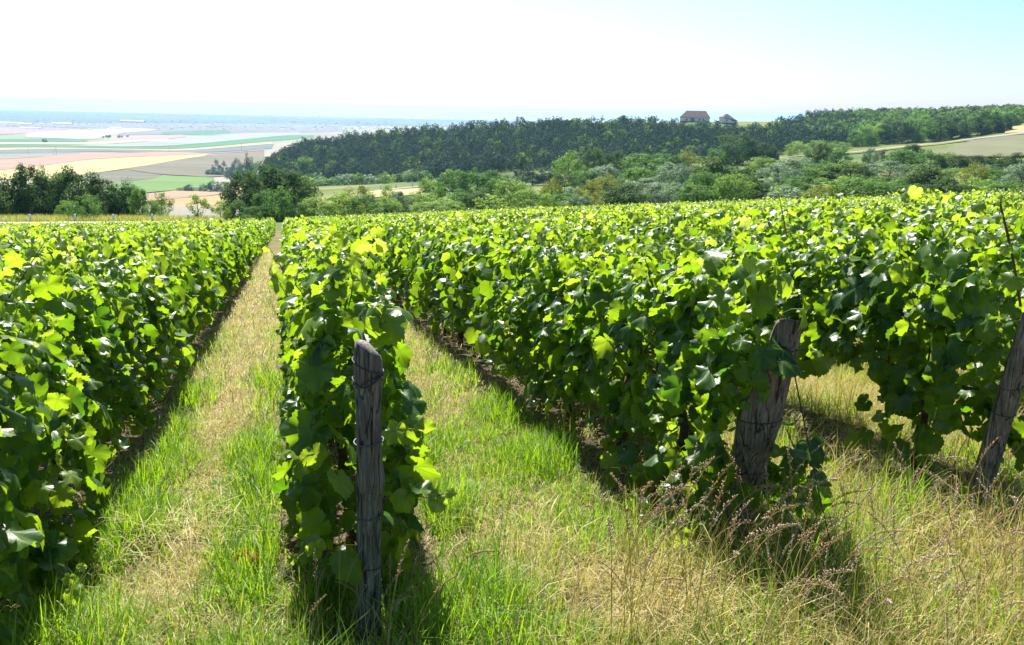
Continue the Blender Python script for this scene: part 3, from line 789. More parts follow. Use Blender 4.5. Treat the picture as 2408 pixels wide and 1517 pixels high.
ring2(0.90, 1.08, 0.004, .0022, 1, 0, 'rust'); ring2(0.60, 1.05, 0.012, .0022, 1, 0, 'rust'); ring2(0.37, 1.05, 0.01, .0022, 1, 0, 'rust')
b3 = ground_hit(2286, 1215); print('B3', b3, PV @ b3[:2], PU @ b3[:2])
t3 = at(2440, 700, b3[1] - 0.22)
oP3, L3, e1c, e2c, ring3 = post('wooden_post', 'pale grey leaning post at the right edge with dry grass stalks before it', b3, t3,
                                [(-0.12, .052), (0.0, .050), (0.3, .051), (0.6, .049), (1.0, .044)], 14, 0.9)
ring3(0.62, 1.06, 0.01, .002, 1, 0, 'rust'); ring3(0.50, 1.07, 0.0, .002, 1.5, 0, 'rust')

def wire_thing(label, pts, rad, mat='rust', name='trellis_wire', cat='wire'):
    pts = np.asarray(pts, float)
    V, Fc = tube(pts - pts[0], rad, 6)
    o = build(name, V, Fc, M[mat]); o.location = pts[0]
    return tag(o, label, cat)
# anchor wires
a2 = ground_hit(2000, 1470)
p2 = b2 + L2 * 0.84 + e1b * 0.07
wire_thing('thin dark anchor wire slanting from the broad leaning post down into the grass', p2 + (a2 - p2) * np.linspace(0, 1, 12)[:, None] + np.array([0, 0, -0.03]) * np.sin(np.linspace(0, np.pi, 12))[:, None], .0032, 'rust', 'anchor_wire')
p1 = b1 + L * 0.86 - np.array([0.02, 0.066, 0])
a1 = ground_hit(915, 1462)
mid = b1 + L * 0.45 + np.array([0.03, -0.070, 0])
wp1 = np.concatenate([p1 + (mid - p1) * np.linspace(0, 1, 8)[:, None], (mid + (a1 - mid) * np.linspace(0, 1, 8)[:, None])[1:]])
wire_thing('blue-grey anchor wire running down the face of the upright round post', wp1, .0032, 'wire', 'anchor_wire')
for (xa, ya, k, hgt, lab) in [(0, 0, 2, 0.93, 'trellis wire strung through the leaves just left of the grey leaning post'),
                              (0, 0, -1, 0.95, 'trellis wire showing through the leaves of the left-edge vine row')]:
    u = ROWS[k][1]
    vv = np.linspace(4.0, 16, 40)
    xy = PU[None] * (u - 0.12 if k == 2 else u + 0.16) + PV[None] * vv[:, None]
    z = float(zlat(u)) - SLOPE * vv + hgt + 0.01 * np.sin(vv * 2.6)
    wire_thing(lab, np.column_stack([xy, z]), .0026, 'wire')

# ------------------------------------------------------------------ grass
def blades(P, H, W, lean, az_, tint, seg=2):
    """tapered blades; P base (N,3), H length, W width, lean 0..1, az_ lean direction"""
    N = len(P)
    d = np.stack([np.cos(az_), np.sin(az_), np.zeros(N)], -1)
    side = np.stack([-np.sin(az_), np.cos(az_), np.zeros(N)], -1)
    V = []
    for s in np.linspace(0, 1, seg + 1):
        ang = lean * (0.35 + 0.65 * s) * 1.5
        c = P + d * (H * s * np.sin(ang))[:, None] + np.array([0, 0, 1.0]) * (H * s * np.cos(ang))[:, None]
        ww = W * (1 - s) ** 0.7 * 0.5
        if s < 1: V += [c - side * ww[:, None], c + side * ww[:, None]]
        else: V += [c]
    k = len(V)
    V = np.stack(V, 1).reshape(-1, 3)
    Fc = []
    for q in range(seg - 1): Fc += [(2 * q, 2 * q + 1, 2 * q + 3), (2 * q, 2 * q + 3, 2 * q + 2)]
    Fc += [(2 * seg - 2, 2 * seg - 1, 2 * seg)]
    Fc = np.array(Fc)
    FF = (Fc[None] + (np.arange(N) * k)[:, None, None]).reshape(-1, 3)
    return V, FF, np.repeat(tint, len(Fc))

def sn(x, y, s, seed):
    r = np.random.default_rng(seed); o = 0
    for f, a in ((1, 1), (2.1, .6), (4.3, .35)):
        for _ in range(2):
            q = r.uniform(0, 6.28); o = o + a * np.sin((x * math.cos(q) + y * math.sin(q)) * f * s + r.uniform(0, 6.28))
    return o / 2.2

RU = np.array(sorted(q[1] for q in ROWS.values()) + [0])
RU = np.array([PHOTO_U.get(k, U0 + DU * k) if k < 1 else PHOTO_U.get(k, PHOTO_U[2] + DU * (k - 2)) for k in range(-20, 60)])
def row_dist(u): return np.min(np.abs(u[:, None] - RU[None]), axis=1)

def grass_zone(v0, v1, u0, u1, n, seed, scale=1.0, seg=2):
    r = np.random.default_rng(seed)
    v = r.uniform(v0, v1, n); u = r.uniform(u0, u1, n)
    rd = row_dist(u)
    X = PU[0] * u + PV[0] * v; Y = PU[1] * u + PV[1] * v
    ang = np.abs(X) / np.maximum(Y, .1)
    keep = (ang < 0.80) & (Y > 1.6)
    keep &= ~((np.hypot(X - b1[0], Y - b1[1] + 0.22) < 0.24) & (r.random(n) < 0.8))
    inrow = v > 4.0
    gap = (rd < 0.34 + 0.08 * sn(u, v, 2.0, 3)) & inrow
    keep &= ~(gap & (r.random(n) < 0.60))
    u, v, rd, X, Y, inrow, gap = (q[keep] for q in (u, v, rd, X, Y, inrow, gap)); n = len(u)
    bald = sn(u, v, 9.0, 33)
    kp = r.random(n) < np.clip(0.75 + 0.45 * bald, 0.15, 1)
    u, v, rd, X, Y, inrow, gap = (q[kp] for q in (u, v, rd, X, Y, inrow, gap)); n = len(u)
    patch = sn(u, v, 1.7, 5)
    mid = np.clip((rd - 0.48) / 0.3, 0, 1)                       # middle of a path
    green_p = np.where(inrow, 1.00 - 0.62 * mid * np.where(u < 0.3, 1.35, np.where(u < 2.1, 0.28, 1.0)) - np.where(u < 0.3, 0.085, 0.05) * np.maximum(0, v - 5.0) - 0.55 * np.clip((u - 2.3) / 0.3, 0, 1) + 0.28 * patch, np.where(u < 1.2, 0.58, 0.38) + 0.30 * patch - 0.12 * np.clip(u - 1.2, 0, 2))
    green_p = np.where(v > 10, np.minimum(green_p, 0.22 + 0.1 * patch), green_p)
    isg = (r.random(n) < np.clip(green_p, 0.06, 0.92)) & ~(gap & (r.random(n) < 0.9))
    flat = (~isg) & ((r.random(n) < 0.70) | gap)
    tn_ = sn(u, v, 6.0, 9); tuft = np.clip(1 + 0.6 * tn_, 0.3, 2.0)
    H = np.where(isg, r.uniform(0.06, 0.19, n) * (1.2 - 0.5 * mid) * tuft, np.where(flat, r.uniform(0.03, 0.13, n), r.uniform(0.05, 0.20, n))) * scale ** 0.5
    H = np.where(inrow & (u < 2.2), H, H * 1.3)
    strawy = (~isg) & (~flat) & ((u > 2.2) | ((v < 4.2) & (u > 0.9)))
    H = np.where(strawy, r.uniform(0.16, 0.42, n), H)
    W = np.where(isg, r.uniform(0.0040, 0.0085, n), r.uniform(0.0022, 0.0048, n)) * scale
    lean = np.where(flat, r.uniform(0.70, 1.05, n), r.beta(2, 2.2, n) * 0.95)
    az_ = r.uniform(0, 6.28, n)
    tint = np.where(isg, np.clip(r.normal(0.23, 0.16, n), 0, 0.52), np.clip(r.normal(0.80, 0.18, n), 0.52, 1))
    P = np.stack([X, Y, terrain(X, Y) + np.where(flat, r.uniform(0.0, 0.05, n), 0.0) - 0.005], -1)
    return P, H, W, lean, az_, tint, isg, seg

gz = [grass_zone(1.9, 4.3, -2.2, 5.6, 140000, 21, 1.0, 3), grass_zone(4.3, 8, -1.3, 6.0, 150000, 22, 1.0, 3), grass_zone(8, 16, -1.4, 7, 110000, 23, 1.4), grass_zone(16, 45, -1.3, 6, 60000, 24, 2.6, 2)]
def bank():
    r = np.random.default_rng(41); n = 16000
    xd = r.uniform(-200, 520, n); Y = 111.8 + np.maximum(0, xd) * 0.011 + r.uniform(0, 7, n)
    d = np.array([ray(x, 420) for x in (-200, 520)]); t0, t1 = d[0, 0] / d[0, 1], d[1, 0] / d[1, 1]
    X = (t0 + (t1 - t0) * (xd + 200) / 720) * Y
    return np.stack([X, Y, terrain(X, Y)], -1), r.uniform(0.3, 0.85, n), r.uniform(.03, .06, n), r.beta(2, 3, n) * .7, r.uniform(0, 6.28, n), np.where(r.random(n) < .35, r.uniform(.2, .5, n), np.clip(r.normal(.92, .08, n), .7, 1)), np.zeros(n, bool), 2
gz.append(bank())
def straw_heap(xd, yd, n, rad, seed):
    r = np.random.default_rng(seed); g = ground_hit(xd, yd)
    X = g[0] + r.normal(0, rad, n); Y = g[1] + r.normal(0, rad, n)
    return np.stack([X, Y, terrain(X, Y) + r.uniform(0, .09, n)], -1), r.uniform(.12, .4, n), r.uniform(.003, .006, n), r.uniform(.8, 1.05, n), r.uniform(0, 6.28, n), np.clip(r.normal(.9, .08, n), .6, 1), np.zeros(n, bool), 3
for q in ((2385, 1270, 320, .22, 1), (1240, 1310, 60, .10, 2), (2020, 960, 500, .45, 3), (1660, 1480, 260, .25, 4), (1960, 1420, 500, .5, 5), (420, 1290, 160, .2, 6)): gz.append(straw_heap(*q))
for which, nme, lab in ((True, 'green_grass', None), (False, 'dry_grass', None)):
    Vs, Fs, Ts, k = [], [], [], 0
    for P, H, W, lean, az_, tint, isg, seg in gz:
        m_ = isg == which
        V, Fc, t_ = blades(P[m_], H[m_], W[m_], lean[m_], az_[m_], tint[m_], seg)
        Vs.append(V); Fs.append(Fc + k); Ts.append(t_); k += len(V)
    o = build(nme, np.concatenate(Vs), np.concatenate(Fs), M['grass'], None, {'tint': np.concatenate(Ts)})
    tag(o, 'fresh green grass growing along the paths between the vine rows' if which else 'straw-coloured dry grass lying over the paths and the verge', 'grass', kind='stuff')

# seed-head stalks
M['stem'] = plain('straw stem', (0.36, 0.29, 0.08), 0.6, 30, 0.3)
M['seed_brown'] = plain('brown seed head', (0.30, 0.19, 0.10), 0.8, 60, 0.5)
M['seed_pale'] = plain('pale seed head', (0.36, 0.27, 0.19), 0.8, 60, 0.35)
def stalk_mesh(k):
    r = np.random.default_rng(300 + k)
    H = 1.0; n = 14; s = np.linspace(0, 1, n)
    bend = r.uniform(0.1, 1.1) if k % 3 else r.uniform(1.1, 1.9)
    ang = 0.12 + bend * s ** 2.2
    p = np.cumsum(np.stack([np.sin(ang), 0 * s, np.cos(ang)], -1) / n, 0)
    a = Acc(); a.add(*tube(p, np.linspace(0.0028, 0.0014, n), 4, False))
    for q in range(2):
        i0 = r.integers(1, 5)
        V, Fc, t_ = blades(p[[i0]], np.array([r.uniform(.2, .4)]), np.array([.006]), np.array([r.uniform(.3, .7)]), np.array([r.uniform(0, 6.28)]), np.array([.5]), 3)
        a.add(V, Fc)
    stem = a.mesh('stem', M['stem'], link=False)
    b = Acc(); dense = k % 2
    m = 46
    f = np.linspace(0.74, 1.0, m)
    for q in range(m):
        c = np.array([np.interp(f[q], s, p[:, i_]) for i_ in range(3)])
        th = r.uniform(0, 6.28)
        spread = (0.016 if dense else 0.034) * (1.15 - (f[q] - .74) / .28)
        d = norm(np.array([math.cos(th), math.sin(th), 0.9 + r.uniform(0, .8)]))
        c2 = c + d * spread * r.uniform(.3, 1.1)
        ln, wd = r.uniform(.012, .022), r.uniform(.0026, .0044)
        e = norm(np.cross(d, np.array([0.3, 0.2, 1.0]))); g = np.cross(d, e)
        V = np.array([c2 - d * ln * .5, c2 + e * wd, c2 + g * wd, c2 - e * wd, c2 - g * wd, c2 + d * ln * .6])
        b.add(V, np.array([(0, 2, 1), (0, 3, 2), (0, 4, 3), (0, 1, 4), (5, 1, 2), (5, 2, 3), (5, 3, 4), (5, 4, 1)]), r.random())
        if not dense:
            V, Fc = tube(np.array([c, c2]), .0006, 3, False); b.add(V, Fc, .5)
    return stem, [b.mesh('seed_head', M[mm], link=False) for mm in ('seed_brown', 'seed_pale')]
stalks = [stalk_mesh(k) for k in range(8)]
def stalk(x, y, h, rotz, k, mm, label, group, sc=1.0):
    z = float(terrain(x, y)) - 0.02
    o = thing('grass_stalk', label, 'grass stalk', (x, y, z), rotz, group)
    o.scale = (h * sc * 0.95, h * sc * 0.95, h)
    st, heads = stalks[k]
    for nme, me in (('stem', st), ('seed_head', heads[mm])):
        q = bpy.data.objects.new(nme, me); C.objects.link(q); q.parent = o
    return o
rs = np.random.default_rng(77)
def stalk_patch(n, xr, yr, hr, label, group, p_brown=0.5):
    for _ in range(n):
        g = ground_hit(rs.uniform(*xr), rs.uniform(*yr))
        stalk(g[0], g[1], rs.uniform(*hr), rs.normal(0.0, 1.3), int(rs.integers(8)), int(rs.random() > p_brown), label, group)
stalk_patch(80, (1420, 1880), (1330, 1600), (0.40, 0.74), 'dry seed-head stalk in the tall clump at the foot of the broad leaning post', 'tall stalks before the broad post')
stalk_patch(120, (1760, 2420), (1320, 1640), (0.32, 0.64), 'bent seed-head stalk in the straw verge at the lower right corner', 'stalks in the right verge', 0.4)
stalk_patch(24, (680, 1050), (1490, 1640), (0.35, 0.6), 'brown seed-head stalk around the foot of the upright round post', 'stalks by the round post', 0.8)
stalk_patch(8, (2180, 2400), (1230, 1330), (0.40, 0.6), 'dry seed-head stalk beside the foot of the grey leaning post', 'stalks by the grey post', 0.8)
stalk_patch(10, (1060, 1440), (1300, 1620), (0.3, 0.5), 'lone brown seed-head stalk in the green grass of the right-hand path', 'stalks in the right path', 0.8)
stalk_patch(8, (250, 680), (1350, 1640), (0.22, 0.4), 'short seed-head stalk in the left-hand grass path', 'stalks in the left path', 0.6)

# ------------------------------------------------------------------ trees
def tree_meshes(kind, seed, nleaf, leaf, shape=(1, 1), nclump=34, trunk=0.12, low=0.12, droop=0.0):
    """unit tree: height 1, crown about 1 wide; returns trunk mesh, crown mesh"""
    r = np.random.default_rng(seed)
    # clumps over a lumpy ovoid
    cl = []
    for _ in range(nclump):
        d = norm(r.normal(size=3)); rad = r.uniform(0.30, 1.0) ** 0.35
        
        c = np.array([d[0] * 0.40 * rad, d[1] * 0.40 * rad, (low + 1) / 2 + d[2] * (1 - low) * 0.42 * rad])
        if kind == 'pine':
            f = (c[2] - low) / (1 - low); c[:2] *= 1.15 * (1 - f) + 0.25
        cl.append((c, r.uniform(0.08, 0.16) * (1.15 - 0.3 * rad)))
    cs = np.array([c for c, _ in cl]); rd = np.array([q for _, q in cl])
    k = r.integers(0, nclump, nleaf)
    d = norm(r.normal(size=(nleaf, 3)))
    rr_ = rd[k] * r.uniform(0.35, 1.0, nleaf) ** 0.5
    pos = cs[k] + d * rr_[:, None] * np.array([1, 1, 0.8])
    stray = r.random(nleaf) < 0.12
    pos = np.where(stray[:, None], cs[k] + d * rr_[:, None] * 1.3, pos)
    pos[:, 2] -= droop * rr_ * 0.6
    oc = norm(pos - np.array([0, 0, 0.42])); nrm = d * 0.8 + oc * 0.5 + np.array([0, 0, 0.25]) + r.normal(0, 0.45, (nleaf, 3))
    t_ = r.normal(size=(nleaf, 3))
    zl, zh = np.percentile(pos[:, 2], [1, 99.3]); pos[:, 2] = low + (pos[:, 2] - zl) / (zh - zl) * (1.0 - low)
    rxy = np.percentile(np.abs(pos[:, :2]), 97); pos[:, :2] *= 0.49 / rxy
    cs = np.column_stack([cs[:, :2] * 0.49 / rxy, low + (cs[:, 2] - zl) / (zh - zl) * (1.0 - low)])
    nrm = norm(nrm); t_ = norm(t_ - nrm * (t_ * nrm).sum(-1, keepdims=True)); b_ = np.cross(nrm, t_)
    sz = leaf * r.uniform(0.6, 1.3, nleaf)
    ln = 1.6 if kind == 'willow' else 1.0
    V = np.stack([pos - t_ * sz[:, None] * ln, pos + b_ * sz[:, None] * 0.6, pos + t_ * sz[:, None] * ln, pos - b_ * sz[:, None] * 0.6], 1).reshape(-1, 3)
    Fc = (np.array([[0, 1, 2], [0, 2, 3]])[None] + (np.arange(nleaf) * 4)[:, None, None]).reshape(-1, 3)
    ct = r.normal(0, 0.20, nclump)
    tint = np.clip(0.45 + ct[k] + r.normal(0, 0.15, nleaf), 0, 1)
    a = Acc()
    lean = r.normal(0, 0.03, 2)
    hh = 0.72
    tp = np.stack([np.linspace(0, lean[0], 7), np.linspace(0, lean[1], 7), np.linspace(-0.06, hh, 7)], -1)
    a.add(*tube(tp, np.array([.034, .026, .022, .019, .015, .010, .006]) * (trunk / 0.12), 7))
    for q in range(min(nclump, 12)):
        c = cs[q]; s0 = np.clip(c[2] - 0.25, 0.15, 0.6)
        st = np.array([np.interp(s0, tp[:, 2], tp[:, 0]), np.interp(s0, tp[:, 2], tp[:, 1]), s0])
        md = st + (c - st) * 0.5 + np.array([0, 0, 0.03])
        a.add(*tube(np.array([st, md, c]), np.array([.011, .007, .003]), 5))
    return a.mesh('trunk', M['bark'], link=False), (V, Fc, np.repeat(tint, 2))

def proto(kind, mat, seeds, **kw):
    out = []
    for s in seeds:
        tm, (V, Fc, t_) = tree_meshes(kind, s, **kw)
        cm = build('crown', V, Fc, M[mat], None, {'tint': t_}, smooth=False, link=False)
        out.append((tm, cm, (V, Fc, t_)))
    return out
PROTO = {
    'oak': proto('oak', 'oak', (1, 2, 3, 4), nleaf=8000, leaf=0.024, nclump=75, low=-0.02),
    'green': proto('oak', 'green', (5, 6, 7, 8), nleaf=6500, leaf=0.025, nclump=65, low=-0.04),
    'light': proto('oak', 'light', (9, 10, 11), nleaf=5500, leaf=0.025, nclump=58, low=-0.04),
    'bush': proto('oak', 'light', (12, 13, 14), nleaf=5500, leaf=0.023, nclump=55, low=-0.15, trunk=0.06),
    'darkbush': proto('oak', 'green', (15, 16, 17), nleaf=5500, leaf=0.023, nclump=55, low=-0.15, trunk=0.06),
    'silver': proto('willow', 'silver', (18, 19, 20), nleaf=9000, leaf=0.016, nclump=70, low=-0.04, droop=0.4),
    'yellow': proto('oak', 'yellow', (21, 22), nleaf=4000, leaf=0.024, nclump=45, low=-0.02),
    'pine': proto('pine', 'pine', (23, 24, 25), nleaf=2600, leaf=0.024, nclump=30, low=0.10),
    'brownish': proto('oak', 'brownish', (26, 27), nleaf=2600, leaf=0.022, nclump=26, low=0.05),
    'wispy': proto('willow', 'light', (28, 29), nleaf=2400, leaf=0.022, nclump=26, low=-0.02),
}
NAME = {'oak': ('broadleaf_tree', 'tree'), 'green': ('broadleaf_tree', 'tree'), 'light': ('broadleaf_tree', 'tree'), 'bush': ('shrub', 'shrub'), 'darkbush': ('shrub', 'shrub'),
        'silver': ('willow_tree', 'tree'), 'yellow': ('broadleaf_tree', 'tree'), 'pine': ('pine_tree', 'pine'), 'brownish': ('broadleaf_tree', 'tree'), 'wispy': ('sapling', 'sapling')}
rt = np.random.default_rng(5)
cnt = {}
def tree(xd, ytop, wd, Y, kind, label, group=None, name=None):
    d = ray(xd, 420); X = d[0] / d[1] * Y
    if xd > 700 and Y < 330: ytop -= 5; wd *= 1.12     # outermost twigs count as crown
    zg = float(terrain(X, Y)); zt = at(xd, ytop, Y)[2]
    h = max(zt - zg, 0.6)
    wdt = wd * KX / F * Y * 1.0
    pr = PROTO[kind]; k = cnt.get(kind, 0) % len(pr); cnt[kind] = cnt.get(kind, 0) + 1
    nm, cat = NAME[kind]
    o = thing(name or nm, label, cat, (X, Y, zg - 0.02 * h), rt.uniform(0, 6.28), group)
    o.scale = (wdt, wdt, h * 1.0)
    for nme, me in (('trunk', pr[k][0]), ('crown', pr[k][1])):
        q = bpy.data.objects.new(nme, me); C.objects.link(q); q.parent = o
    return o

